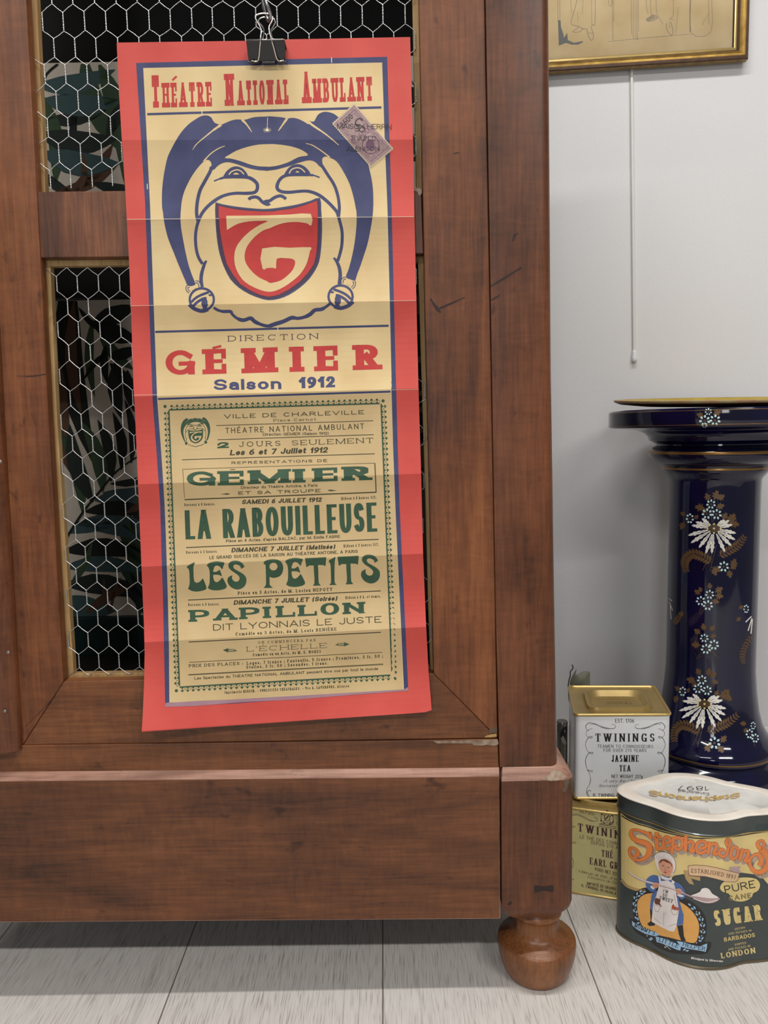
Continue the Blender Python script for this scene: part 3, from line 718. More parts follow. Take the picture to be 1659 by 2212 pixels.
# ------------------------------------------------------------------ hexagonal wire
m_wire = mat('galvanised_wire', (205, 205, 203), .28, .9, var=.12, scale=400)
def wiremesh(xa, xb, ya, yb, ox, oy, pw, pr, tw, lean, name):
    """ox,oy: a pixel in the middle of one twisted upright; pw, pr: pitch along x and between rows; tw: twist length"""
    Yw = .0165; o = on_y(ox, oy, Yw)
    mb = MB(); rw = .00052
    def inside(p):
        # pixel of the point
        d = p-C; px = CX+FPX*d.dot(RV)/d.dot(F_); py = CY-FPX*d.dot(UV)/d.dot(F_)
        return xa(py) <= px <= xb(py) and ya <= py <= yb
    def jit(i, j): 
        rnd = random.Random(i*131+j*977); return Vector((rnd.uniform(-.0007, .0007), rnd.uniform(-.0006, .0002), rnd.uniform(-.0008, .0008)))
    def node(i, j, top):
        x = o.x + (i + (.5 if j % 2 else 0))*pw; z = o.z - j*pr
        p = Vector((x, Yw, z)) + jit(i, j)
        p.x += lean*(o.z-z); p.z += (tw/2 if top else -tw/2)
        return p
    for j in range(-14, 22):
        for i in range(-8, 30):
            a, b = node(i, j, True), node(i, j, False)
            if inside(a) and inside(b):
                for ph in (0, math.pi):
                    path = [a.lerp(b, t/12) + Vector((math.cos(ph+t/12*3.3*math.pi*2), math.sin(ph+t/12*3.3*math.pi*2), 0))*rw*1.05 for t in range(13)]
                    mb.tube(path, rw, m_wire, 5, False)
            for k in ((i-1, i) if j % 2 == 0 else (i, i+1)):
                c = node(k, j+1, True)
                if inside(b) and inside(c):
                    mdl = b.lerp(c, .5) + Vector((0, 0, .0006*(1 if k == i else -1)))
                    mb.tube([b, b.lerp(mdl, .5), mdl, mdl.lerp(c, .5), c], rw, m_wire, 5, False)
    return mb.build(name, door, weld=False, smooth=True)
wiremesh(lambda y: lx(66, 0, 82, 412, y), lambda y: lx(908, 0, 914, 412, y), -160, 415, 91, 47, .02655, .0314, .0220, -.012, 'wire_mesh')
wiremesh(lambda y: lx(95, 560, 146, 1470, y), lambda y: lx(914, 560, 940, 1470, y), 556, 1472, 122, 613, .02725, .02935, .0188, -.030, 'wire_mesh')
# ================================================================== POSTER
FOLD = [60, 302, 471, 655, 848, 1035, 1211, 1372, 1560, 1700]
AMP = [.0022, .003, .0048, .0074, .0064, .006, .0082, .0070, .004]
def pv(p):   # photo point -> (x, v): v runs parallel to the folds
    return (p[0], p[1] + 5e-5*(p[1]-270)*(p[0]-590))
def sm(t): t = min(1, max(0, t)); return t*t*(3-2*t)
def poster_pt(x, v):
    k = 5e-5*(x-590); py = (v + 270*k)/(1+k)
    Y = -.0105
    for i in range(len(FOLD)-1):
        if FOLD[i] <= v <= FOLD[i+1]:
            t = (v-FOLD[i])/(FOLD[i+1]-FOLD[i]); Y += AMP[i]*(1-(2*t-1)**2)*(1+.25*math.sin(x*.008+i))
    Y += .0008*math.sin(x*.021+v*.004) + .0005*math.sin(x*.05-v*.011)
    Y -= .022*sm((v-1330)/280)*sm((560-x)/330) + .004*sm((x-840)/90)
    return on_y(x, py, Y)
GV = sorted(set(FOLD + [a+(b-a)*k/14 for a, b in zip(FOLD, FOLD[1:]) for k in range(1, 14)]))
GX = [x for x in range(200, 1000, 16)]
def newprint(): return Print(poster_pt, GX, GV, pre=pv)
rng = dict(var=.035, scale=40)
m_red = mat('paper_red', (208, 80, 70), .62, var=.04, scale=14, rgb2=(198, 68, 60), bump=.2)
m_cream = mat('paper_cream', (222, 198, 148), .62, scale=16, rgb2=(211, 182, 130), bump=.2)
m_tan = mat('paper_tan', (208, 182, 134), .6, scale=18, rgb2=(198, 170, 122), bump=.2)
m_blue = mat('ink_blue', (62, 67, 108), .6, scale=40, rgb2=(50, 54, 94))
m_dblue = mat('ink_dark_violet', (64, 40, 66), .6)
m_inkred = mat('ink_red', (192, 52, 46), .6, scale=50, rgb2=(180, 44, 42))
m_green = mat('ink_green', (50, 84, 58), .6, scale=50, rgb2=(42, 72, 50))
m_olive = mat('ink_olive', (58, 56, 30), .6)
m_mauve = mat('ink_faded_mauve', (160, 124, 136), .6)
m_pale = mat('paper_crease', (236, 220, 182), .6)
m_back = mat('paper_back', (214, 190, 170), .7)
poster = empty('theatre_poster', on_y(620, 1560, -.012), 'tall narrow theatre poster with red border and laughing jester face, hanging by a black clip', 'poster')
left = [(252, 92), (257, 200), (263, 300), (270, 403), (278.6, 559), (284, 700), (288, 827), (292, 900), (298, 1040), (305, 1210), (311, 1350), (312.5, 1410), (311, 1480), (308.5, 1540), (306, 1581)]
right = [(886, 80), (889, 200), (893, 330), (895, 460), (899.5, 649), (904, 839), (909, 1000), (914, 1200), (920, 1340), (922.5, 1390), (926, 1454), (930, 1500), (932.5, 1534)]
def edge(poly, v):
    q = [pv(p) for p in poly]
    if v <= q[0][1]: return q[0][0]
    for a, b in zip(q, q[1:]):
        if v <= b[1]: return a[0]+(b[0]-a[0])*(v-a[1])/(b[1]-a[1])
    return q[-1][0]
def unv(x, v): k = 5e-5*(x-590); return (x, (v+270*k)/(1+k))
# sheet outline as one polygon in photo space, cut by the grid and given a back
P = newprint(); outline = left + [(880, 1541.5), (918, 1538.5)] + [right[-1]] + right[::-1][1:] + [(620, 85), (540, 88)]
P.step = 0; P.fill(outline, m_red, 0); mb = MB(); P.emit(mb)
n0 = len(mb.f)
for k in range(n0):
    f = mb.f[k]; mb.face([mb.v[i] + Vector((0, .0004, 0)) for i in reversed(f)], m_back)
for a, b in zip(outline, outline[1:]+outline[:1]):
    nseg = max(1, int(math.hypot(a[0]-b[0], a[1]-b[1])/18))
    for k in range(nseg):
        p = [pv((a[0]+(b[0]-a[0])*t/nseg, a[1]+(b[1]-a[1])*t/nseg)) for t in (k, k+1)]
        q = [poster_pt(*x) for x in p]
        mb.face([q[0], q[1], q[1]+Vector((0, .0004, 0)), q[0]+Vector((0, .0004, 0))], m_back)
mb.build('backing_sheet', poster, flipfix=False)
# blue frame and the cream sheet
bo_l = [(294, 136), (304, 290), (313.5, 440), (322, 660), (330, 870), (337, 960), (346, 1090), (349, 1200), (352, 1290), (357, 1526)]
bo_r = [(836.4, 122.6), (841, 290), (846, 450), (851, 650), (856, 850), (859, 960), (863, 1090), (868, 1200), (873, 1300), (882, 1492)]
bi_l = [(309.4, 147), (317, 300), (324, 440), (332, 660), (339.5, 860), (347, 960), (356, 1090), (360, 1200), (364, 1300), (366, 1517)]
bi_r = [(825.5, 135), (831, 300), (837, 450), (842, 650), (846.5, 850), (849, 960), (854, 1090), (859, 1200), (864, 1300), (872.6, 1489)]
P = newprint(); P.fill(bo_l+[(500, 1520), (700, 1506)]+bo_r[::-1], m_blue, 1)
P.fill(bi_l+[(500, 1511), (600, 1505), (760, 1497)]+bi_r[::-1], m_cream, 2)
for y0, y1, x0, x1, y2, y3 in ((1519, 1526, 362, 879, 1485, 1493),):
    P.fill([(357, 1519), (366, 1517), (500, 1511), (620, 1504), (760, 1496), (872, 1489), (882, 1484), (882, 1492), (760, 1501), (640, 1511), (520, 1517), (420, 1525), (357, 1527)], m_mauve, 3)
P.line([(318, 246.7), (824, 232)], 5, m_blue, 3); P.line([(335.2, 717), (839.6, 703.6)], 4.6, m_blue, 3); P.line([(341, 862), (843.8, 846)], 4.4, m_blue, 3)
for x, y in ((436, 243), (716, 130), (318, 403), (600, 711)): P.line([(x, y-6), (x+.4, y+6)], 1.6, m_pale, 4)
for yl, yr in ((474, 468),):
    P.line([(274, yl), (894, yr)], .9, m_pale, 4.5)
for (x0, y0, x1, y1) in ((289, 853.5, 905, 841), (281, 660.5, 899, 649)): P.line([(x0, y0), (x1, y1)], .8, m_back, 1.4)
mb = MB(); P.emit(mb); mb.build('printed_sheet', poster, weld=False)
# title and season lettering
P = newprint(); upv = (-.033, -1)
SL = style(.09, .15, 1, .19, .045, sp=.03, arm=.36, mid=.08, at=.062)
for s, x0, y0, x1, y1, h in (('T', 326.4, 232.8, 348, 232.2, 70), ('HÉATRE', 350, 232.2, 460.5, 229.6, 53), ('N', 485.5, 228.8, 507.8, 228.1, 69),
                             ('ATIONAL', 512.5, 227.6, 626, 224.6, 53), ('A', 652.4, 223, 673.6, 222.4, 68), ('MBULANT', 675.4, 222.2, 807, 217.3, 52)):
    text(P, s, [(x0, y0), (x1, y1)], h, SL, m_inkred, 3, upv)
text(P, 'DIRECTION', [(491.3, 737.6), (688.8, 732.2)], 12.2, style(.15, .1, 1, .09, .14, sp=.45), m_dblue, 3, upv)
GM = style(.34, .18, 1, .19, .13, arm=.40, mid=.15)
letters(P, [('G', 358.5, 810.4, 422, 808.6, 53)], style(.28, .19, mid=.17), m_inkred, 3, upv)
letters(P, [('E', 437.4, 808.5, 496.4, 806.9, 54), ('M', 521.6, 806.5, 601.5, 803.8, 54), ('I', 625.5, 803.4, 654.7, 802.6, 54),
            ('E', 678.6, 802, 737.5, 800, 54), ('R', 762, 799.6, 826.5, 797.6, 54)], GM, m_inkred, 3, upv)
P.line([(459, 752), (478, 747.5)], 5, m_inkred, 3)
SB = style(.30, .20, 0, sp=.20)
text(P, 'Saison', [(462.5, 843), (608, 840.4)], 23.5, SB, m_blue, 3, upv)
text(P, '1912', [(647, 838.8), (724, 836.4)], 24, style(.33, .22, sp=.18), m_blue, 3, upv)
mb = MB(); P.emit(mb); mb.build('heading_lettering', poster, weld=False)
# ---- the jester
z3 = lambda *p: zc(340, 230, 6.381, p); z4 = lambda *p: zc(570, 230, 5.7207, p)
z5 = lambda *p: zc(350, 430, 6.636, p); z6 = lambda *p: zc(580, 430, 6.636, p)
hat = (z5((375, 1245), (330, 1160), (270, 1020), (220, 900), (165, 760), (120, 650), (80, 540), (45, 400), (25, 290), (12, 180)) +
       z3((66, 1400), (62, 1300), (65, 1150), (80, 1000), (105, 850), (140, 700), (190, 590), (260, 460), (340, 340), (430, 245), (520, 180), (600, 135), (680, 122),
          (740, 150), (770, 200), (800, 230), (850, 245), (880, 240), (872, 256), (940, 225), (1030, 190), (1110, 178), (1170, 184), (1220, 180), (1320, 150), (1420, 140), (1530, 138)) +
       z4((50, 120), (130, 125), (230, 135), (290, 150), (330, 142), (380, 142), (440, 160), (500, 190), (556, 222), (556, 176), (590, 186), (620, 183), (640, 150), (670, 100), (720, 72), (770, 65),
          (840, 80), (900, 115), (1000, 210), (1100, 330), (1200, 500), (1270, 660), (1310, 800), (1340, 950), (1352, 1100), (1352, 1250)) +
       z6((1503, 60), (1498, 180), (1485, 300), (1460, 450), (1420, 640), (1370, 800), (1320, 950), (1270, 1080), (1240, 1165), (1170, 1150), (1110, 1115), (1150, 1000), (1190, 850), (1225, 680),
          (1250, 500), (1262, 350), (1262, 200), (1250, 100)) +
       z4((1140, 1280), (1110, 1130), (1060, 960), (980, 800), (900, 680), (815, 632), (760, 618), (724, 640), (722, 690), (735, 760), (690, 740), (640, 690), (590, 668), (530, 668), (450, 690),
          (400, 705), (300, 740), (150, 780), (20, 795)) +
       z3((1530, 885), (1400, 878), (1280, 855), (1180, 825), (1080, 790), (980, 768), (900, 780), (830, 820), (780, 870), (740, 860), (745, 790), (720, 745), (680, 735), (635, 760), (560, 840),
          (480, 950), (420, 1060), (375, 1160), (345, 1260), (330, 1350), (322, 1450)) +
       z5((266, 200), (265, 300), (275, 420), (295, 540), (325, 700), (350, 820), (385, 960), (430, 1090), (470, 1190), (470, 1232)))
lens = z3((930, 708), (1000, 660), (1100, 605), (1250, 555), (1400, 525), (1530, 520)) + z4((60, 465), (130, 466), (260, 480), (380, 505), (480, 545), (545, 602), (430, 625), (300, 690), (150, 735), (20, 748)) + z3((1530, 830), (1400, 825), (1280, 800), (1150, 755), (1020, 720))
mouth_o = (z5((766, 44), (860, 72), (1000, 98), (1150, 118), (1300, 133), (1450, 142)) + z6((60, 134), (150, 122), (300, 98), (450, 68), (600, 25), (738, -18), (755, 150), (768, 350), (765, 550), (750, 750),
           (725, 900), (670, 1020), (580, 1150), (450, 1270), (300, 1370), (150, 1430), (0, 1450)) + z5((1400, 1422), (1250, 1362), (1100, 1270), (980, 1150), (900, 1000), (850, 870), (810, 720), (785, 550), (768, 350), (760, 150)))
mouth_d = (z5((772, 66), (860, 92), (1000, 120), (1150, 140), (1300, 155), (1450, 164)) + z6((60, 158), (150, 146), (300, 122), (450, 92), (600, 48), (722, 4), (738, 150), (745, 350), (742, 550), (728, 750),
           (702, 900), (650, 1020), (560, 1140), (435, 1255), (285, 1350), (140, 1412), (0, 1436)) + z5((1400, 1408), (1250, 1348), (1110, 1258), (990, 1140), (912, 1000), (862, 870), (824, 720), (798, 550), (780, 350), (774, 150)))
mouth_i = (z5((810, 95), (950, 130), (1100, 155), (1250, 170), (1450, 180)) + z6((80, 178), (150, 165), (300, 145), (450, 110), (600, 60), (695, 25), (705, 150), (705, 400), (700, 600), (685, 780), (650, 930),
           (570, 1050), (450, 1180), (300, 1290), (150, 1370), (0, 1400)) + z5((1400, 1370), (1250, 1300), (1120, 1215), (1010, 1070), (930, 930), (890, 780), (855, 600), (825, 400), (812, 200)))
gee = (z5((920, 240), (1300, 236), (1500, 234)) + z6((300, 222), (605, 212), (615, 378), (560, 352), (500, 338), (400, 328), (300, 332), (200, 348), (100, 380), (20, 418)) +
       z5((1450, 450), (1330, 540), (1230, 660), (1190, 760), (1185, 860), (1220, 950), (1300, 1050), (1400, 1130), (1500, 1175)) +
       z6((20, 1202), (80, 1195), (180, 1165), (280, 1090), (350, 1010), (380, 930), (375, 880), (330, 855), (250, 848), (118, 855), (110, 990), (60, 985)) +
       z5((1500, 990), (1442, 1000), (1435, 708)) + z6((300, 698), (603, 690), (595, 740), (570, 850), (530, 960), (450, 1080), (350, 1170), (220, 1260), (100, 1315), (0, 1330)) +
       z5((1400, 1300), (1250, 1230), (1150, 1150), (1080, 1040), (1045, 940), (1035, 820), (1060, 700), (1130, 590), (1250, 470), (1400, 370), (1520, 315), (1400, 312), (1250, 320), (1100, 350), (1000, 400), (930, 445)))
strokes = [  # (points, width, smooth)
 (z3((745, 830), (730, 890), (690, 965), (640, 1055), (590, 1150), (562, 1250), (546, 1350), (540, 1450), (548, 1530)) + z5((520, 320),), 7.4),
 (z5((520, 320), (497, 400), (482, 500), (480, 600), (492, 720), (525, 840), (582, 930)), 6.6),
 (z5((640, 885), (622, 905), (600, 955), (572, 1050), (560, 1130), (563, 1200), (575, 1262)), [4.5, 6, 7, 7.6, 7.6, 7.6, 7.4]),
 (z3((780, 1028), (850, 1000), (930, 978), (1050, 970), (1150, 970), (1250, 978), (1320, 1010), (1370, 1060), (1380, 1110), (1366, 1160), (1325, 1188), (1220, 1197), (1100, 1195), (1000, 1206), (900, 1235), (800, 1290), (700, 1370),
     (630, 1450), (590, 1520)) + z5((522, 322),), [3, 5, 6.5, 7, 7, 7.4, 7.4, 7.4, 7.4, 7, 7, 6.6, 6.4, 6.6, 7, 7, 7, 7, 6.5]),
 (z3((1256, 1282), (1290, 1257), (1350, 1247), (1400, 1265), (1440, 1310), (1490, 1342), (1530, 1347)) + z4((20, 1175), (70, 1166), (120, 1132), (170, 1110), (220, 1107), (275, 1143)), 6.8),
 (z4((688, 876), (620, 852), (560, 845), (470, 842), (370, 842), (280, 850), (220, 880), (180, 930), (162, 990), (178, 1030), (230, 1055), (320, 1060), (420, 1050), (520, 1045), (600, 1060), (690, 1100), (780, 1170), (850, 1240),
     (900, 1300)) + z6((1000, 250),), [3, 5, 6.5, 7, 7, 7, 7, 7.4, 7.4, 7, 7, 6.6, 6.4, 6.6, 7, 7, 7, 7, 6.5]),
 (z4((705, 712), (745, 775), (800, 860), (850, 935), (890, 1020), (920, 1130), (932, 1230)) + z6((1015, 150), (1005, 260)), 6.6),
 (z6((1005, 260), (1030, 350), (1052, 450), (1057, 550), (1048, 680), (1020, 800), (990, 890)), 6.6),
 (z6((935, 842), (962, 872), (990, 920), (1015, 985), (1028, 1070), (1025, 1140), (1013, 1222)), [4.5, 6, 7, 7.6, 7.6, 7.6, 7.4]),
]
beard = z5((740, 1555), (800, 1592), (880, 1612), (980, 1612), (1010, 1655), (1080, 1712), (1170, 1737), (1270, 1708), (1330, 1757), (1430, 1802), (1526, 1820)) + z6((100, 1790), (220, 1752), (330, 1702), (420, 1710), (520, 1690), (600, 1650), (665, 1592), (760, 1580), (830, 1540), (885, 1498))
def jester(P, T, ink, tone, paper, dark, lay, k, full=True):
    f = lambda pts: [T(p) for p in pts]; W = lambda w: [x*k for x in w] if isinstance(w, list) else w*k
    P.fill(f(cr(hat, True, 3)) if full else f(hat), ink, lay)
    P.fill(f(cr(lens, True, 3)), paper, lay+1)
    for pts, wd in ((z3((878, 250), (830, 285), (760, 335), (680, 400), (600, 465), (530, 530), (485, 598)), [6, 4.5, 3, 2.4, 2.2, 2, 1]), (z3((928, 545), (860, 570), (790, 610), (720, 665), (635, 756)), [1.5, 2.2, 2.2, 2.4, 3]),
                    (z3((1165, 182), (1210, 225), (1250, 275), (1302, 352)), [5, 4, 3, 1.6]), (z4((288, 148), (250, 200), (215, 250), (178, 302)), [5, 4, 3, 1.6]),
                    (z4((556, 185), (580, 215), (650, 265), (740, 325), (830, 395), (925, 478)), [5, 4.5, 4, 3, 2.4, 1.6]), (z4((520, 457), (590, 475), (660, 515), (740, 570), (815, 630)), [1.5, 2.2, 2.2, 2.4, 3])):
        P.line(f(cr(pts, n=3)), W(wd), paper, lay+1)
    for pts, wd in strokes:
        c = cr(pts, n=3)
        if isinstance(wd, list):
            wd = [wd[min(int(i*len(wd)/len(c)), len(wd)-1)] for i in range(len(c))]
        P.line(f(c), W(wd), ink, lay)
    P.line(f(cr(beard, n=3)), W([6, 7, 6, 8, 8.5, 7, 9, 8.5, 7, 8.5, 8, 6]), ink, lay)
    for dome, a1, hm in ((z3((915, 975), (930, 925), (960, 885), (1020, 840), (1090, 825), (1160, 845), (1215, 895), (1245, 960), (1150, 975), (1050, 975)), z3((985, 940), (1020, 900), (1090, 873), (1150, 890), (1192, 936)),
                          z3((1040, 938), (1060, 920), (1085, 912), (1110, 920), (1128, 938))),
                         (z4((262, 850), (280, 790), (330, 738), (400, 713), (470, 723), (535, 770), (570, 840), (420, 850)), z4((312, 828), (345, 778), (410, 757), (465, 772), (508, 814)), z4((388, 812), (405, 798), (425, 800), (440, 818)))):
        P.fill(f(cr(dome, True, 3)), ink, lay); P.line(f(cr(a1, n=4)), W(2.6), paper, lay+1); P.fill(f(hm), paper, lay+1)
    P.fill(f(cr(mouth_o, False, 2)), ink if full else dark, lay); P.fill(f(mouth_d), dark, lay+1); P.fill(f(mouth_i), tone, lay+2); P.fill(f(cr(gee, False, 2)), paper, lay+3)
    if not full:
        for q in (z5((430, 1300), (640, 1300), (700, 1500), (500, 1600)), z6((900, 1260), (1140, 1200), (1180, 1450), (950, 1500))): P.fill(f(cr(q, True, 3)), ink, lay)
        return
    # bells
    for Z, cx, cy, rot in ((z5, 570, 1440, -28), (z6, 1033, 1398, 28)):
        s = 1 if rot < 0 else -1
        P.fill(f(Z(*ellipse(cx, cy, 190, 178))), ink, lay+1); P.fill(f(Z(*ellipse(cx, cy, 156, 142))), paper, lay+2)
        for off, wd in ((-62, 36), (0, 40)):
            pts = [(cx + s*(x*math.cos(R_(-28)) - (y+off)*math.sin(R_(-28))), cy + x*math.sin(R_(-28)) + (y+off)*math.cos(R_(-28))) for x, y in ((-150, 24), (-70, 2), (20, 0), (70 if off == 0 else 140, 16))]
            P.line(f(Z(*cr(pts, n=3))), W(wd/6.636), ink, lay+3)
        P.fill(f(Z(*ellipse(cx+s*38, cy+48, 44, 66, rot=10*s))), ink, lay+3)
        P.line(f(Z((cx+s*70, cy+60), (cx+s*60, cy+100), (cx+s*20, cy+140))), W(6), ink, lay+3)
        P.line(f(Z((cx+s*100, cy-70), (cx+s*118, cy-60), (cx+s*140, cy-66))), W(4), ink, lay+3)
        P.line(f(cr(Z((cx-s*180, cy+70), (cx-s*110, cy+130), (cx, cy+165), (cx+s*90, cy+140)), n=3)), W(8), ink, lay+3)
    for ring in (z5((395, 1250), (360, 1258), (362, 1305), (395, 1335)), z5((478, 1188), (515, 1190), (538, 1225), (545, 1262)), z6((1110, 1135), (1075, 1140), (1055, 1175), (1060, 1210)), z6((1215, 1170), (1235, 1200), (1225, 1245), (1195, 1275))):
        P.line(f(cr(ring, n=4)), W(6), ink, lay); P.line(f(cr(ring, n=4)), W(2.4), paper, lay+1)
    P.fill(f(z5((420, 1285), (470, 1245), (495, 1270), (430, 1310))), paper, lay+2); P.fill(f(z6((1120, 1215), (1145, 1180), (1180, 1205), (1160, 1245))), paper, lay+2)
P = newprint(); jester(P, lambda p: p, m_blue, m_inkred, m_cream, m_dblue, 3, 1)
star = ellipse(577, 281, 3.5, 2.5, 8); P.fill(star, m_pale, 6)
for a in range(9):
    t = R_(a*40+10); P.line([(577, 281), (577+9*math.cos(t), 281+6*math.sin(t))], .8, m_pale, 6)
P.line([(578, 254), (577, 279)], 1, m_pale, 6)
mb = MB(); P.emit(mb); mb.build('jester_face_print', poster, weld=False)
# ---- the pasted playbill
bill = [(342, 866), (846, 850), (849, 960), (854, 1090), (859, 1200), (864, 1300), (870.5, 1488), (760, 1495), (600, 1503), (368, 1518), (365, 1400), (362.5, 1290), (358, 1150), (355.5, 1090), (347.5, 960)]
P = newprint(); P.fill(bill, m_tan, 3)
def bill_ornament(P, a, b, out, n):
    ax, ay = a; bx, by = b; dx, dy = (bx-ax)/n, (by-ay)/n; L = math.hypot(dx, dy); tx, ty = dx/L, dy/L; ox, oy = out
    for k in range(n):
        x, y = ax+dx*(k+.5), ay+dy*(k+.5)
        for (u, v, r) in ((0, 3.6, 1.9), (-1.7, 1.9, 1.7), (1.7, 1.9, 1.7)): P.fill(ellipse(x+tx*u+ox*v, y+ty*u+oy*v, r, r, 7), m_green, 4)
        P.quads([[(x-tx*3-ox*5.4, y-ty*3-oy*5.4), (x+tx*3-ox*5.4, y+ty*3-oy*5.4), (x+tx*1-ox*1, y+ty*1-oy*1), (x-tx*1-ox*1, y-ty*1-oy*1)]], m_green, 4)
        P.line([(x+tx*L/2+ox*(-.8)+1.5*math.cos(t), y+ty*L/2+oy*(-.8)+1.5*math.sin(t)) for t in [i*math.pi/3 for i in range(6)]], .6, m_green, 4, True)
    P.line([(ax-ox*5.6, ay-oy*5.6), (bx-ox*5.6, by-oy*5.6)], 3.2, m_green, 4)
bill_ornament(P, (365, 880), (820, 866), (0, -1), 39)
bill_ornament(P, (359, 887), (382, 1482), (-1, .03), 51)
bill_ornament(P, (829, 872), (852.5, 1458), (1, -.03), 51)
bill_ornament(P, (388, 1490), (845, 1464), (0, 1), 39)
for x, y in ((356.5, 878), (827.5, 866), (381, 1492), (853, 1466)): P.fill(ellipse(x, y, 3.6, 3.6, 8), m_green, 4)
mb = MB(); P.emit(mb); pb = mb.build('playbill', poster, weld=False)
P = newprint(); G = m_green; K = m_olive
sx0, sy0, sx1, sy1 = 390.5, 903, 454, 965.5
jester(P, lambda p: (sx0+(p[0]-350)/(806-350)*(sx1-sx0), sy0+(p[1]-249)/(707-249)*(sy1-sy0)-.02*(p[0]-578)*.14), G, G, m_tan, G, 4, .15, False)
c4 = lambda x, y: (340+x/3.072, 850+y/3.072); c5 = lambda x, y: (340+x/3.072, 1070+y/3.072); c6 = lambda x, y: (340+x/2.9625, 1290+y/2.9625)
WIDE = style(.20, .15, sp=.45); THIN = style(.14, .12, sp=.34); SLABS = style(.15, .12, 1, .09, .09, sp=.16); CLAR = style(.21, .15, 1, .13, .10, sp=.14)
BI = style(.29, .20, it=.22, sp=.12); BOLDW = style(.24, .18, sp=.5); SMALL = style(.20, .16, sp=.14); TYPE = style(.17, .12, 1, .1, .08, sp=.12); THSLAB = style(.15, .12, 1, .1, .15, sp=.36)
FAT = style(.62, .19, 1, .19, .17, arm=.40, mid=.17)
def tl(s, x0, y0, x1, y1, h, S, c=c4, m=K): text(P, s, [c(x0, y0), c(x1, y1)], h, S, m, 4, (-.036, -1))
def rule(x0, y0, x1, y1, wd, c=c4): P.line([c(x0, y0), c(x1, y1)], wd, K, 4)
tl('VILLE DE CHARLEVILLE', 442, 167, 1372, 137, 9, WIDE); tl('Place Carnot', 768, 188, 1055, 180, 6, style(.19, .13, 1, .12, .12, sp=.2))
rule(390, 213, 1432, 181, 1.4); tl('THÉATRE NATIONAL AMBULANT', 452, 265, 1372, 235, 12, THIN); tl('Direction GÉMIER (Saison 1912)', 700, 281, 1137, 273, 6, SMALL)
rule(398, 307, 1435, 273, 1.6)
letters(P, [('2', *c4(400, 364), *c4(475, 361), 13)], style(.5, .25), G, 4)
tl('JOURS', 538, 355, 822, 347, 11, THSLAB); tl('SEULEMENT', 888, 345, 1437, 327, 11, style(.17, .1, 1, .09, .13, sp=.2)); tl('Les 6 et 7 Juillet 1912', 480, 411, 1128, 392, 12, BI)
rule(163, 440, 1442, 400, 1.7); tl('REPRÉSENTATIONS DE', 492, 470, 1127, 454, 6, BOLDW)
bx = [(394.7, 1013.7), (809.7, 1000.4), (812.5, 1063.4), (398.6, 1079.3)]
P.line(bx[:2], 1, K, 4); P.line([bx[0], (398.6, 1075.5)], 1, K, 4); P.line(bx[1:3], 2.2, K, 4); P.line(bx[2:], 2.4, K, 4)
a1 = lambda x, y: (390+x/7.213, 1000+y/7.213); a2 = lambda x, y: (600+x/7.213, 990+y/7.213)
letters(P, [('G', *a1(100, 360), *a1(548, 352), 31)], style(.46, .2, mid=.2), G, 4, (-.036, -1))
letters(P, [('E', *a1(578, 353), *a1(1026, 344), 31), ('M', *a1(1048, 334), *a2(212, 380), 30), ('I', *a2(230, 382), *a2(497, 374), 29.5),
            ('E', *a2(535, 368), *a2(970, 352), 29.5), ('R', *a2(995, 353), *a2(1478, 338), 30.5)], FAT, G, 4, (-.036, -1))
P.line([a1(775, 104), a1(850, 102)], 1.6, m_olive, 4)
tl('Directeur du Théâtre Antoine, à Paris', 555, 634, 1063, 618, 6, SMALL); tl('ET SA TROUPE', 537, 672, 1083, 655, 7, BOLDW)
for (x, y, s) in ((452, 667, 1), (1160, 643, -1)):
    cx, cy = c4(x, y); P.quads([[(cx-s*11, cy+.4), (cx+s*1, cy-1), (cx+s*1, cy+1.6), (cx+s*1, cy+1.2)]], K, 4); P.quads([[(cx, cy), (cx+s*2, cy-2.4), (cx+s*4, cy), (cx+s*2, cy+2.4)]], K, 4)
    P.quads([[(cx+s*4, cy-2), (cx+s*10, cy), (cx+s*4, cy+2), (cx+s*5, cy)]], K, 4)
tl('SAMEDI 6 JUILLET 1912', 560, 735, 1088, 718, 9.5, BI)
tl('Bureaux à 8 heures.', 178, 748, 386, 742, 6, TYPE); tl('Rideau à 8 heures 1/2.', 1220, 707, 1456, 698, 6.5, TYPE)
COND = style(.17, .11, sp=.085)
tl('LA', 187, 293, 356, 288, 63, COND, c5, G); tl('RABOUILLEUSE', 437, 285, 1460, 240, 63, COND, c5, G)
tl("Pièce en 4 Actes, d'après BALZAC, par M. Emile FABRE", 455, 313, 1213, 282, 6.3, SMALL, c5); rule(190, 347, 1468, 292, 2, c5)
tl('Bureaux à 2 heures.', 190, 388, 402, 380, 6, TYPE, c5); tl('DIMANCHE 7 JUILLET (Matinée)', 490, 379, 1178, 355, 9.8, BI, c5); tl('Rideau à 2 heures 1/2.', 1235, 346, 1472, 335, 6.5, TYPE, c5)
tl('LE GRAND SUCCÈS DE LA SAISON AU THÉATRE ANTOINE, A PARIS', 345, 424, 1330, 382, 7, SMALL, c5)
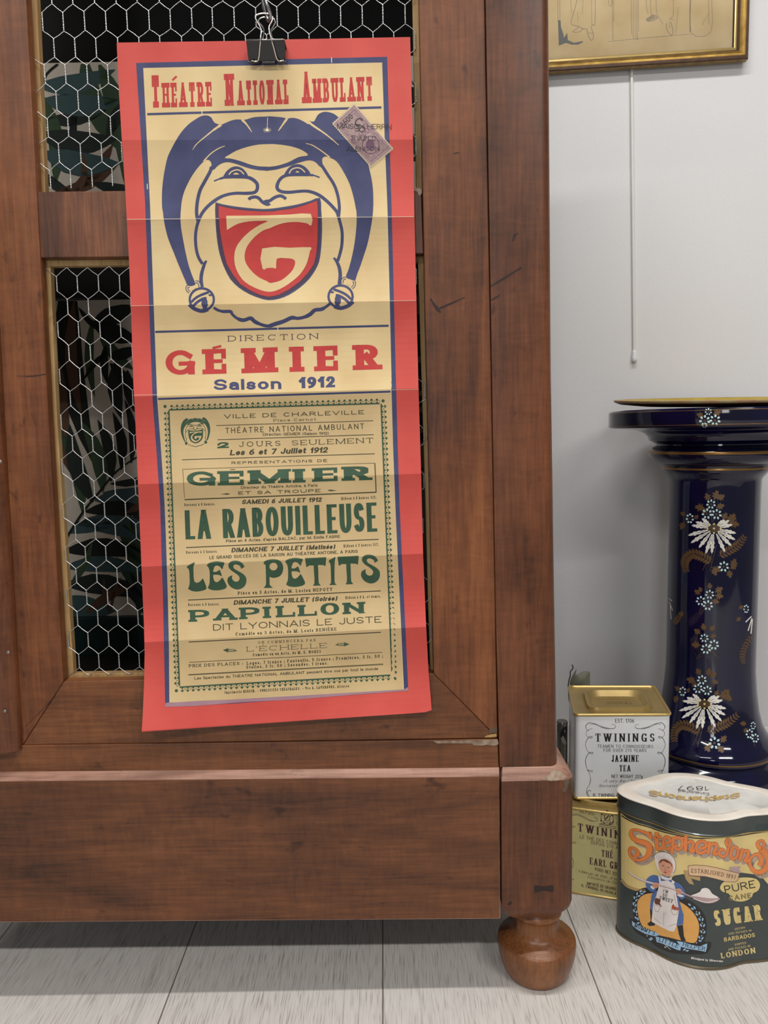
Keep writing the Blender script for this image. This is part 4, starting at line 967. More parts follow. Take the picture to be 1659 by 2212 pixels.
# the art-nouveau line, drawn letter by letter
b3 = lambda *p: zc(390, 1190, 7.213, p); b4 = lambda *p: zc(610, 1180, 7.213, p)
def nouveau(pts, holes=()):
    P.fill(cr(pts, True, 3), G, 4)
    for h in holes: P.fill(cr(h, True, 3), m_tan, 5)
def LE(Z, dx, dy):
    return Z(*[(x+dx, y+dy) for x, y in ((410, 225), (440, 192), (500, 172), (570, 163), (640, 172), (685, 185), (668, 235), (652, 285), (640, 280), (610, 245), (565, 228), (530, 245), (512, 300), (512, 325), (560, 325), (600, 300), (612, 298),
             (640, 375), (636, 395), (600, 375), (560, 372), (512, 375), (512, 420), (525, 465), (560, 488), (600, 470), (640, 425), (655, 418), (690, 480), (720, 555), (690, 590), (620, 610), (540, 616), (470, 605), (428, 580), (430, 560), (450, 510), (455, 420), (452, 320), (435, 260))])
def LS(Z, dx, dy):
    return Z(*[(x+dx, y+dy) for x, y in ((945, 278), (930, 240), (890, 218), (850, 212), (822, 235), (835, 275), (890, 310), (960, 350), (1010, 395), (1027, 450), (1015, 520), (970, 575), (900, 602), (830, 590), (765, 545), (732, 480), (735, 430), (760, 400), (800, 383), (808, 388),
             (800, 420), (820, 460), (860, 480), (900, 470), (920, 430), (905, 390), (850, 345), (790, 305), (755, 265), (745, 225), (760, 185), (800, 160), (850, 152), (910, 160), (960, 190), (995, 240), (985, 255))])
nouveau(b3((95, 250), (150, 210), (205, 180), (220, 182), (215, 210), (202, 250), (203, 350), (208, 440), (225, 485), (262, 495), (305, 475), (340, 436), (352, 436), (380, 500), (405, 575), (385, 605), (320, 625), (250, 634), (180, 625), (120, 592), (130, 560), (142, 500), (140, 400), (135, 320), (120, 275)))
nouveau(LE(b3, 0, 0)); nouveau(LS(b3, 0, 0))
nouveau(b3((1295, 185), (1320, 155), (1380, 135), (1450, 130), (1520, 140), (1575, 180), (1600, 250), (1590, 330), (1550, 390), (1480, 418), (1420, 418), (1390, 405), (1388, 470), (1392, 530), (1430, 568), (1430, 575), (1302, 578), (1302, 570), (1328, 530), (1332, 470), (1328, 300), (1322, 220), (1300, 205)), [b3(*ellipse(1448, 244, 62, 60))])
nouveau(LE(b4, -366, 18))
for dx, dy in ((0, 0), (506, -22)):
    P.fill(b4(*[(x+dx, y+dy) for x, y in ((352, 185), (520, 178), (680, 168), (683, 190), (672, 305), (665, 308), (640, 295), (560, 292), (555, 300), (560, 400), (562, 500), (568, 575), (595, 605), (595, 612), (480, 616), (480, 608), (498, 580), (500, 500), (492, 400), (488, 300), (420, 300), (380, 325), (372, 322))]), G, 4)
nouveau(b4((720, 230), (780, 190), (822, 165), (828, 172), (822, 200), (815, 260), (812, 400), (812, 500), (818, 570), (842, 598), (842, 602), (735, 606), (735, 600), (755, 570), (758, 500), (755, 400), (748, 280)))
nouveau(LS(b4, 494, -22))
tl('Pièce en 3 Actes, de M. Lucien NEPOTY', 533, 660, 1163, 634, 7, CLAR, c5); rule(203, 695, 1482, 634, 2, c5)
tl('Bureaux à 8 heures.', 203, 735, 414, 730, 6, TYPE, c5); tl('DIMANCHE 7 JUILLET (Soirée)', 505, 727, 1192, 698, 9.8, BI, c5); tl('Rideau à 8 h. et demie.', 1247, 688, 1485, 678, 6, TYPE, c5)
PAP = style(.46, .17, 1, .18, .14, arm=.4)
d3 = lambda x, y: (390+x/7.213, 1290+y/7.213); d4 = lambda x, y: (600+x/6.9125, 1280+y/6.9125)
letters(P, [('P', *d3(124, 385), *d3(480, 376), 25.5), ('A', *d3(506, 366), *d3(892, 350), 25), ('P', *d3(912, 345), *d3(1262, 332), 25), ('I', *d3(1282, 328), *d3(1462, 320), 24.5), ('L', *d3(1484, 316), *d4(285, 358), 24.5),
            ('L', *d4(298, 355), *d4(610, 342), 24), ('O', *d4(615, 340), *d4(945, 325), 25.5), ('N', *d4(968, 325), *d4(1312, 306), 24.5)], PAP, G, 4, (-.036, -1))
tl('DIT LYONNAIS LE JUSTE', 357, 215, 1435, 162, 14, style(.15, .12, sp=.24), c6, K)
tl('Comédie en 3 Actes, de M. Louis BENIÈRE', 498, 247, 1148, 214, 7, CLAR, c6); rule(200, 287, 1430, 225, 2, c6)
tl('ON COMMENCERA PAR', 643, 299, 1015, 282, 5.6, THSLAB, c6); tl("L'ÉCHELLE", 568, 349, 1090, 324, 10.5, style(.13, .09, 1, .08, .17, sp=.2), c6)
for x, y, s in ((466, 340, -1), (1182, 302, 1)):
    cx, cy = c6(x, y); P.quads([[(cx+s*6, cy-4), (cx+s*16, cy-.4), (cx+s*6, cy+4), (cx+s*8, cy)]], G, 4); P.line([(cx-s*15, cy+1), (cx+s*8, cy)], 1.2, G, 4); P.line([(cx-s*8, cy-2), (cx+s*7, cy-2.4)], 1.1, G, 4); P.line([(cx-s*8, cy+3), (cx+s*7, cy+2.6)], 1.1, G, 4)
    P.fill(ellipse(cx-s*10, cy+.6, 1.8, 2.6, 8), G, 4); P.line([(cx+s*5, cy-4.6), (cx+s*5, cy+4.6)], 1.6, G, 4)
tl('Comédie en un Acte, de M. E. NORÈS', 610, 378, 1048, 356, 6, CLAR, c6); rule(203, 417, 1440, 353, 1.2, c6)
tl('PRIX DES PLACES :', 200, 450, 550, 432, 6.6, CLAR, c6); tl('Loges, 7 francs ; Fauteuils, 5 francs ; Premières, 3 fr. 50 ;', 570, 433, 1445, 386, 6.8, CLAR, c6); tl('Stalles, 2 fr. 50 ; Secondes, 1 franc.', 567, 458, 1095, 431, 6.6, CLAR, c6)
rule(198, 495, 1445, 427, 1.1, c6); rule(198, 499, 1445, 431.5, 1.1, c6)
tl('Les Spectacles du THÉATRE NATIONAL AMBULANT peuvent être vus par tout le monde', 237, 528, 1412, 466, 6, SMALL, c6)
tl('Imprimerie HERPIN. — PUBLICITÉS THÉATRALES. — Vve A. LAVERDURE, Alençon', 430, 618, 1227, 576, 5.6, CLAR, c6)
mb = MB(); P.emit(mb); mb.build('playbill_lettering', pb, weld=False)
# ---- revenue stamp stuck across the corner
m_st = mat('stamp_mauve', (172, 146, 142), .7, scale=300, rgb2=(148, 120, 122)); m_ste = mat('stamp_edge', (206, 186, 156), .7); m_sti = mat('stamp_violet', (112, 82, 104), .7); m_ink = mat('postmark_black', (38, 34, 38), .6)
tc_, bc_ = Vector((765, 221.5)), Vector((801.3, 363)); lc_, rc_ = Vector((715.7, 266.8)), Vector((851.8, 321.7))
def stp(u, v):   # u along the short side, v along the long side
    return tuple((tc_*(1-u)+lc_*u)*(1-v) + (rc_*(1-u)+bc_*u)*v)
P = newprint(); peri = []
for (u0, v0, u1, v1, n) in ((0, 0, 0, 1, 26), (0, 1, 1, 1, 15), (1, 1, 1, 0, 26), (1, 0, 0, 0, 15)):
    for k in range(n):
        for t, d in ((k/n, 0), ((k+.5)/n, .028)):
            u = u0+(u1-u0)*t; v = v0+(v1-v0)*t; du = (.5-u)*2*d if v0 != v1 else 0; dv = (.5-v)*2*d*.6 if v0 == v1 else 0
            peri.append(stp(u+du, v+dv))
P.fill(peri, m_ste, 7); P.fill([stp(.05, .03), stp(.95, .03), stp(.95, .97), stp(.05, .97)], m_st, 8)
P.line([stp(.14, .09), stp(.86, .09), stp(.86, .91), stp(.14, .91)], .8, m_sti, 9, True); P.line([stp(.2, .13), stp(.8, .13), stp(.8, .87), stp(.2, .87)], .5, m_sti, 9, True)
cx, cy = stp(.5, .7); P.fill(ellipse(cx, cy, 19, 20), m_sti, 9); P.fill(ellipse(cx, cy, 17, 18), m_st, 9.5); P.fill(cr([(cx-8, cy+9), (cx-10, cy-4), (cx-2, cy-12), (cx+6, cy-8), (cx+8, cy+4), (cx+3, cy+12)], True, 4), m_sti, 10)
text(P, 'C', [(763, 268), (776, 274)], 19, style(.12, .12), m_ink, 10, (.55, -.83)); text(P, 'D', [(774, 282), (784, 288)], 14, style(.12, .12), m_ink, 10, (.55, -.83))
for s, a, b, h in (('MAISON HERPIN', (728, 278), (846, 279), 11), ('15 JUIN 12', (758, 302), (812, 304), 10), ('ALENÇON', (748, 327), (820, 326), 10)):
    text(P, s.replace('Ç', 'C'), [a, b], h, style(.11, .1, sp=.1), m_ink, 10)
text(P, '3600', [(742, 276), (764, 253)], 12, style(.11, .1), m_ink, 10); text(P, '3', [(768, 284), (776, 284)], 13, style(.12, .1), m_ink, 10)
text(P, 'C3600', [(764, 312), (800, 284)], 12, style(.08, .08), m_sti, 10)
mb = MB(); P.emit(mb); mb.build('revenue_stamp', poster, weld=False)
# ================================================================== CLIP AND HOOK
m_blk = mat('clip_black', (20, 20, 22), .3, coat=.4, var=.1); m_chr = mat('clip_chrome', (225, 222, 218), .16, 1, var=.03); m_hook = mat('hook_steel', (170, 170, 172), .25, 1, var=.2, scale=200)
clip = empty('binder_clip', on_y(577, 139, -.012), 'black binder clip with silver wire handles gripping the top of the poster', 'binder clip')
mb = MB(); yt, ybm = -.030, -.0165
f = [on_y(x, y, Y) for x, y, Y in ((531.5, 87, yt), (615, 86, yt), (617.5, 130, ybm), (537, 132, ybm))]
bk = [Vector((p.x, Y, p.z)) for p, Y in zip(f, (.0035, .0035, -.0035, -.0035))]
th = Vector((0, .0008, 0))
mb.add(f+[p+th for p in f], [(3, 2, 1, 0), (4, 5, 6, 7), (0, 1, 5, 4), (1, 2, 6, 5), (2, 3, 7, 6), (3, 0, 4, 7)], m_blk)
mb.add(bk+[p-th for p in bk], [(0, 1, 2, 3), (7, 6, 5, 4), (0, 4, 5, 1), (1, 5, 6, 2), (2, 6, 7, 3), (3, 7, 4, 0)], m_blk)
dz = Vector((0, 0, .0009))
mb.add([f[0], f[1], bk[1], bk[0], f[0]-dz, f[1]-dz, bk[1]-dz, bk[0]-dz], [(0, 1, 2, 3), (7, 6, 5, 4), (0, 4, 5, 1), (1, 5, 6, 2), (2, 6, 7, 3), (3, 7, 4, 0)], m_blk)
for (xa, xb) in ((537, 559), (566.5, 594), (600, 618)):   # rolled lip, with gaps for the handle
    a, b = on_y(xa, 134 if xa != 566.5 else 135, ybm+.0002), on_y(xb, 133.3 if xa != 566.5 else 134.5, ybm+.0002); mb.tube([a, b], .0017 if xa != 566.5 else .0014, m_blk, 10)
    mb.tube([a+Vector((0, .0125, 0)), b+Vector((0, .0125, 0))], .0014, m_blk, 10)
mb.build('clip_body', clip, flipfix=False, auto=40)
mb = MB(); mb.tube([f[0]+Vector((0, -.0003, .0004)), f[1]+Vector((0, -.0003, .0004))], .0007, m_chr, 6); mb.build('spine_edge', clip, smooth=True)
def cz(*p): return zc(460, 0, 6.9125, p)
hpts = cz((575, 903), (672, 900), (700, 700), (715, 540), (722, 460), (700, 390), (650, 310), (632, 245), (660, 222), (710, 205), (770, 200), (830, 208), (875, 235), (893, 270), (880, 320), (845, 385), (838, 440), (860, 540), (905, 700), (965, 893), (1060, 900))
mb = MB(); c = cr(hpts, n=5); mb.tube([on_y(x, y, -.0326 if y < 87 else -.0326+.0137*(y-87)/44) for x, y in c], .00095, m_chr, 8); mb.build('wire_handle', clip, smooth=True)
hp2 = cz((735, 600), (755, 540), (762, 460), (735, 390), (685, 330), (680, 300), (720, 268), (790, 255), (860, 268), (910, 285), (930, 330), (905, 390), (870, 450), (872, 520), (895, 600))
mb = MB(); c = cr(hp2, n=5); mb.tube([on_y(x, y, -.016+.014*sm((y-30)/60)) for x, y in c], .00095, m_chr, 8); mb.build('wire_handle', clip, smooth=True)
mb = MB(); hk = [(571, -70, .0165), (568, -40, .016), (566, -10, .012), (568, 8, .004), (572, 24, -.01), (576, 36, -.0225), (580, 44, -.0262), (584, 44, -.029), (585, 34, -.0335), (580, 18, -.038), (573, 0, -.040), (569, -22, -.037), (572, -40, -.028)]
pts = cr([(x, y) for x, y, _ in hk], n=4); ys = cr([(i, Y) for i, (_, _, Y) in enumerate(hk)], n=4)
mb.tube([on_y(p[0], p[1], q[1]) for p, q in zip(pts, ys)], .0022, m_hook, 10)
hkobj = mb.build('s_hook', None, smooth=True); prop(hkobj, 'bent steel hook on the wire mesh holding the clip handles', 'hook')
# ================================================================== TINS
def roundpoly(c, r, n=5):
    """rounded outline of a convex quad c (counter-clockwise, 2-D)"""
    o = []; N = len(c)
    for i in range(N):
        p = Vector(c[i]); a = (Vector(c[i-1])-p).normalized(); b = (Vector(c[(i+1) % N])-p).normalized()
        for k in range(n+1):
            t = k/n; q = p + a*r*(1-t)**2 + b*r*t**2; o.append((q.x, q.y))
    return o
def inset(c, d):
    o = []; N = len(c)
    for i in range(N):
        p = Vector(c[i]); a = (Vector(c[i-1])-p).normalized(); b = (Vector(c[(i+1) % N])-p).normalized()
        s = abs(a.x*b.y-a.y*b.x); o.append(tuple(p + (a+b)*d/s))
    return o
m_gold = mat('tin_gold', (176, 152, 98), .36, .5, var=.1, scale=30, rgb2=(164, 140, 88)); m_goldrim = mat('tin_gold_rim', (196, 168, 104), .28, .6, var=.03)
m_white = mat('tin_white', (214, 216, 217), .28, 0, var=.02, coat=.3); m_bk = mat('print_black', (30, 28, 30), .45)
m_yel = mat('tin_olive_gold', (206, 194, 132), .34, .0, var=.05, coat=.25); m_mar = mat('print_maroon', (78, 34, 34), .45); m_dkgold = mat('emboss_gold', (132, 104, 54), .4, .6)
DID = style(.20, .07, 1, .05, .11, sp=.16, arm=.3); DIDC = style(.17, .06, 1, .05, .06, sp=.08, arm=.3); TSAN = style(.125, .11, sp=.2); SCR = style(.10, .05, it=.5, sp=.0)
P0 = on_z(1340, 1947, 0); Z1 = on_y(1340, 1757, P0.y).z
# lower tin
pa, pb = on_z(1213, 1926.6, 0), on_z(1388, 1954.7, 0); dv = (pb-pa); bk_ = Vector((-dv.y, dv.x, 0)).normalized()*dv.length*.98
q4 = [tuple(v)[:2] for v in (pa, pb, pb+bk_, pa+bk_)]
def tin(name, q4, z0, z1, mbody, label, group=None):
    cx = sum(p[0] for p in q4)/4; cy = sum(p[1] for p in q4)/4
    t = empty(name, (cx, cy, z0), label, 'tin', group); rg = lambda d, z, r=.011: [(x, y, z) for x, y in roundpoly(inset(q4, d), max(r-d*.4, .003))]
    mb = MB(); mb.loft([rg(.0012, z0+.0035), rg(.0012, z1-.0045)], mbody, True, False); mb.build('tin_body', t, auto=40)
    mb = MB(); mb.loft([rg(.001, z0), rg(-.0004, z0+.001), rg(-.0004, z0+.003), rg(.0011, z0+.0042)], m_goldrim, True, False); mb.build('base_rim', t, auto=60)
    mb = MB(); mb.loft([rg(.0011, z1-.005), rg(-.001, z1-.004), rg(-.0012, z1-.002), rg(-.0006, z1-.0003), rg(.001, z1), rg(.0026, z1-.0006), rg(.0034, z1-.003)], m_goldrim, False, False); mb.build('top_rim', t, auto=60)
    mb = MB(); L = .022
    mb.loft([rg(.0032, z1-.0032), rg(L-.001, z1-.0036, .02), rg(L, z1-.005, .03), rg(L+.002, z1-.005, .03), rg(L+.003, z1+.001, .03), rg(L+.006, z1+.002, .034), rg(L+.009, z1+.001, .034), rg(L+.014, z1-.0085, .034), rg(L+.016, z1-.009, .034)], m_gold, False, True)
    mb.build('lid', t, auto=50); return t
t1 = tin('tea_tin', q4, 0, Z1, m_yel, 'olive gold square tea tin on the floor beneath the white tin', 'square tea tins')
e2 = lambda x, y: (1200+x/3.614, 1640+y/3.614)
N1 = Vector((dv.y, -dv.x, 0)).normalized()
Pf = pa - N1*.0012
P = Print(lambda a, b: on_pl(a, b, Pf, N1), 9000, 9000)
def tt(s, x0, y0, x1, y1, h, S, c, m): text(P, s, [c(x0, y0), c(x1, y1)], h, S, m, 1, (0, -1))
tt('DEPUIS', 190, 418, 300, 440, 9, TSAN, e2, m_mar); tt('TWININGS', 168, 560, 636, 650, 17.5, DID, e2, m_mar)
tt('LE THÉ DES CONNAISSEURS', 190, 617, 640, 700, 7, TSAN, e2, m_mar); tt('DEPUIS 270 ANS', 277, 662, 530, 712, 7, TSAN, e2, m_mar)
tt('THÉ', 357, 758, 450, 776, 14.5, DIDC, e2, m_mar); tt('EARL GREY', 265, 820, 560, 876, 15, DIDC, e2, m_mar); tt('POIDS NET 227g', 308, 870, 495, 914, 7.5, style(.14, .12, sp=.12), e2, m_mar)
tt("Mélange de thés d'Orient", 178, 882, 515, 958, 6, SCR, e2, m_mar); tt("à l'essence de Bergamote", 245, 925, 585, 1003, 6, SCR, e2, m_mar)
tt('IMPORTÉ DE GRANDE-BRETAGNE', 245, 980, 600, 1052, 6.5, style(.16, .13, sp=.1), e2, m_mar); tt('R. TWINING. 95 HERBLAY.', 203, 997, 497, 1068, 6.5, style(.16, .13, sp=.1), e2, m_mar)
for pts, wd in (([(128, 432), (170, 428), (220, 450), (280, 480), (322, 482), (325, 465), (300, 452)], .9), ([(130, 440), (180, 440), (240, 470), (290, 488)], .6), ([(128, 525), (145, 520), (150, 530), (128, 533)], .8), ([(128, 650), (150, 645), (156, 655), (128, 658)], .8),
                ([(128, 770), (140, 800), (132, 850)], .9), ([(128, 940), (142, 935), (140, 948)], .8), ([(505, 490), (485, 490), (478, 505), (500, 520), (540, 520)], .9)):
    P.line(cr([e2(*p) for p in pts], n=4), wd, m_mar, 1)
# royal arms, small and worn
for cx, cy, rx, ry in ((403, 455, 22, 27), (370, 460, 15, 30), (437, 468, 15, 30), (403, 420, 14, 8), (400, 505, 50, 8)): P.line(ellipse(*e2(cx, cy), rx/3.614, ry/3.614, 12), 1.2, m_mar, 1, True)
for cx, cy in ((403, 405), (360, 430), (445, 440), (355, 480), (450, 490), (403, 455), (395, 465), (410, 445), (380, 500), (425, 508)): P.fill(ellipse(*e2(cx, cy), 1.8, 2, 7), m_mar, 1)
P.quads([[e2(388, 420), e2(418, 424), e2(412, 402), e2(394, 400)]], m_mar, 1)
for k in range(2): P.line([e2(336, 505+k*14), e2(472, 530+k*14)], 1.6, mat('print_brown_faded', (140, 116, 74), .5), 1)
mb = MB(); P.emit(mb); mb.build('label_print', t1, weld=False)
# upper tin
a0 = on_z(1243, 1728, Z1+.0005); Z2 = on_y(1243, 1542, a0.y).z
q4b = [tuple(on_z(x, y, Z2))[:2] for x, y in ((1240.5, 1542), (1451, 1541), (1415, 1480), (1227, 1480))]
t2 = tin('tea_tin', q4b, Z1+.0006, Z2, m_white, 'white square tea tin with a gold lid stacked on the olive gold tin', 'square tea tins')
e1 = lambda x, y: (1200+x/3.614, 1420+y/3.614)
fa, fb = Vector((*q4b[0], 0)), Vector((*q4b[1], 0)); dv = fb-fa; N2 = Vector((dv.y, -dv.x, 0)).normalized(); Pf2 = fa - N2*.0012
P = Print(lambda a, b: on_pl(a, b, Pf2, N2), 9000, 9000)
tt('EST. 1706', 465, 510, 614, 511, 8.6, style(.13, .11, sp=.1), e1, m_bk); tt('TWININGS', 305, 658, 780, 658, 17.6, DID, e1, m_bk); tt('TEAMEN TO CONNOISSEURS', 328, 706, 762, 709, 7, TSAN, e1, m_bk)
tt('FOR OVER 270 YEARS', 375, 738, 708, 739, 7, TSAN, e1, m_bk); tt('JASMINE', 435, 816, 651, 816, 14.6, DIDC, e1, m_bk); tt('TEA', 497, 890, 588, 890, 13.6, DIDC, e1, m_bk); tt('NET WEIGHT 227g', 437, 941, 680, 943, 7.2, style(.14, .12, sp=.14), e1, m_bk)
tt('A very fine China tea', 372, 977, 700, 977, 7, SCR, e1, m_bk); tt('flavoured with jasmine', 333, 1013, 680, 1013, 6.4, SCR, e1, m_bk); tt('R. TWINING & CO. LTD. LONDON', 293, 1088, 770, 1090, 7, style(.16, .13, sp=.1), e1, m_bk)
fl_ = [[(440, 522), (466, 530), (464, 550), (430, 556), (370, 543), (310, 518), (262, 511), (236, 538), (246, 566), (262, 572)], [(268, 524), (300, 520), (360, 546), (420, 562)], [(288, 556), (258, 566), (238, 590), (250, 622), (280, 630), (285, 618), (262, 622), (240, 655), (234, 690), (258, 742), (285, 754), (292, 742),
       (264, 746), (240, 780), (234, 820), (250, 876), (280, 896), (288, 884), (244, 880)], [(250, 878), (272, 930), (268, 985), (245, 1030), (248, 1076), (275, 1092)], [(262, 1082), (250, 1056), (262, 1038), (278, 1046)]]
for pts in fl_:
    for mir in (0, 1):
        P.line(cr([e1(1090-x if mir else x, y) for x, y in pts], n=4), [.7, 1.1, .8, 1.2, .8], m_bk, 1)
mb = MB(); P.emit(mb); mb.build('label_print', t2, weld=False)
P = Print(lambda a, b: on_z(a, b, Z2-.009), 9000, 9000)
text(P, 'TWININGS', [(1365, 1515.5), (1310, 1516)], 5.5, DID, m_dkgold, 1, (0, 1)); text(P, 'FINEST TEAS', [(1345, 1500), (1309, 1500)], 2.6, TSAN, m_dkgold, 1, (0, 1)); text(P, 'LONDON', [(1347, 1504), (1312, 1504)], 2.6, TSAN, m_dkgold, 1, (0, 1)); P.line([(1290, 1510), (1362, 1511)], .6, m_dkgold, 1)
mb = MB(); P.emit(mb); mb.build('lid_lettering', t2, weld=False)
# ------------------------------------------------------------------ lobed sugar tin
sf = on_z(1526, 2096, 0); ZT = on_y(1526, 1772, sf.y-.002).z
SC = Vector((sf.x+.021, sf.y+.071, 0)); SA = R_(-11)
def lobed(scale=1.0, off=0.0, n=140):
    o = []; x0, a2, b2 = -.013, .077, .0735
    for k in range(n):
        t = 2*math.pi*k/n; c, s = math.cos(t), math.sin(t)
        r1 = 1/math.sqrt((c/.124)**2+(s/.054)**2)
        qa = (c/a2)**2+(s/b2)**2; qb = -2*c*x0/a2**2; qc = (x0/a2)**2-1; r2 = (-qb+math.sqrt(qb*qb-4*qa*qc))/(2*qa)
        p = 18; r = ((r1**p+r2**p)**(1/p))*scale+off
        x, y = r*c, r*s; o.append((SC.x+x*math.cos(SA)-y*math.sin(SA), SC.y+x*math.sin(SA)+y*math.cos(SA)))
    return o
m_sg = mat('tin_slate_green', (58, 66, 65), .33, .1, var=.05, coat=.25); m_lid = mat('lid_cream', (232, 224, 212), .4, var=.04, scale=30, rgb2=(216, 206, 194)); m_lidin = mat('lid_silver', (222, 220, 214), .35, .1)
sug = empty('sugar_tin', (SC.x, SC.y, 0), 'large lobed oval sugar tin with cream lid and slate green base on the floor', 'tin')
mb = MB(); R3 = lambda sc, off, z: [(x, y, z) for x, y in lobed(sc, off)]
mb.loft([R3(1, -.0002, .003), R3(1, 0, .006), R3(1, 0, ZT-.024)], m_sg, True, True); mb.build('tin_body', sug, auto=40)
mb = MB(); mb.loft([R3(1, -.002, 0), R3(1, .0012, .001), R3(1, .0014, .003), R3(1, .0002, .0045)], mat('worn_tin_edge', (120, 108, 88), .35, .8), True, False); mb.build('base_rim', sug, auto=60)
mb = MB(); mb.loft([R3(1, .0002, ZT-.0255), R3(1, .0022, ZT-.0248), R3(1, .0022, ZT-.0235), R3(1, .0008, ZT-.0225), R3(1, .0012, ZT-.003), R3(1, .0016, ZT-.002)], m_sg, False, False)
mb.loft([R3(1, .0016, ZT-.002), R3(1, .002, ZT-.001), R3(1, .0012, ZT), R3(.97, 0, ZT+.0006), R3(.86, 0, ZT+.0012), R3(.80, 0, ZT+.0012), R3(.785, 0, ZT)], m_lid, False, False)
mb.loft([R3(.785, 0, ZT), R3(.5, 0, ZT+.0008), R3(.2, 0, ZT+.001)], m_lidin, False, True)
mb.build('lid', sug, auto=50)
mb = MB(); mb.loft([R3(1, .0005, ZT-.0278), R3(1, .0011, ZT-.027), R3(1, .0005, ZT-.0262)], m_goldrim, False, False); mb.build('bead', sug, auto=80)
e3 = lambda x, y: (1200+x/3.614, 1640+y/3.614)
P = Print(lambda a, b: on_z(a, b, ZT+.0016), 60, 60)
m_lg = mat('lid_gilt', (216, 184, 92), .4, .2); m_lgs = mat('lid_mauve_grey', (176, 160, 154), .5)
for d, m_, ly in ((5, m_lgs, 1), (0, m_lg, 2)): text(P, "StephensonS", [e3(1445-d*2, 256+d), e3(1250-d*2, 290+d), e3(1000-d*2, 288+d), e3(735-d*2, 236+d)], 11, style(.26, .14, 1, .12, .06, sp=.02), m_, ly, (0, 1))
text(P, 'Established', [e3(1200, 263), e3(1080, 248), e3(960, 238)], 5.5, style(.12, .09, 1, .08, .06, sp=.1), m_bk, 2, (0, 1)); text(P, '1897', [e3(1196, 212), e3(955, 206)], 9, style(.16, .07, 0, sp=.5), m_bk, 2, (0, 1))
mb = MB(); P.emit(mb); mb.build('lid_lettering', sug, weld=False)
LOB = [Vector((x, y)) for x, y in lobed()]
def on_lobed(px, py):
    d = ray(px, py); o2 = Vector((C.x, C.y)); d2 = Vector((d.x, d.y)); best = None
    for a, b in zip(LOB, LOB[1:]+LOB[:1]):
        e = b-a; den = d2.x*e.y-d2.y*e.x
        if abs(den) < 1e-12: continue
        w_ = a-o2; t = (w_.x*e.y-w_.y*e.x)/den; u = (w_.x*d2.y-w_.y*d2.x)/den
        if 0 <= u <= 1 and t > 0 and (best is None or t < best): best = t
    if best is None:
        v = min(LOB, key=lambda q: abs((q-o2).x*d2.y-(q-o2).y*d2.x)); best = (v-o2).length/d2.length
    return C+d*best
pm = lambda n_, c, **k: mat('tin_print_'+n_, c, .38, coat=.2, **k)
c_cream, c_tan, c_or, c_red, c_sh, c_blk, c_org = pm('cream', (222, 200, 136), rgb2=(206, 182, 116), scale=25), pm('tan', (176, 146, 96)), pm('orange', (218, 126, 62)), pm('rust', (172, 70, 44)), pm('taupe', (166, 146, 128)), pm('black', (24, 26, 28)), pm('apricot', (218, 160, 82))
c_blue, c_den, c_wht, c_skin, c_brn, c_rib, c_pnk = pm('light_blue', (150, 186, 216)), pm('denim', (74, 104, 158)), pm('white', (224, 216, 212)), pm('skin', (214, 156, 126)), pm('brown', (104, 62, 46)), pm('ribbon', (212, 178, 138)), pm('mauve', (176, 148, 146))
P = Print(on_lobed, [1330+k*1.1 for k in range(64)]+[1400+k*4 for k in range(80)], 40, step=.00015)
f3 = lambda *p: [e3(*q) for q in p]
P.fill(f3((508, 416), (560, 462), (640, 497), (730, 522), (800, 547), (900, 574), (1050, 604), (1150, 610), (1300, 605), (1420, 592), (1540, 572), (1659, 556), (1800, 540), (1800, 1100), (1659, 975), (1620, 930), (1560, 900), (1450, 885), (1250, 905), (1050, 888), (930, 908), (850, 960), (720, 1018), (640, 1012), (560, 985), (512, 930)), c_cream, 1)
P.line(cr(f3((516, 440), (560, 470), (640, 505), (730, 530), (800, 555), (900, 582), (1050, 612), (1150, 618), (1300, 613), (1420, 600), (1540, 580), (1659, 564)), n=3), 2.4, c_blk, 2)
P.line(cr(f3((514, 940), (560, 990), (640, 1020), (700, 1026)), n=4), 6, c_tan, 2)
s1 = lambda *p: zc(1340, 1760, 10.37, p); s2 = lambda *p: zc(1480, 1780, 9.268, p); s3 = lambda *p: zc(1340, 1880, 8.295, p)
wd_ = lambda L, k: [x/k for x in L]
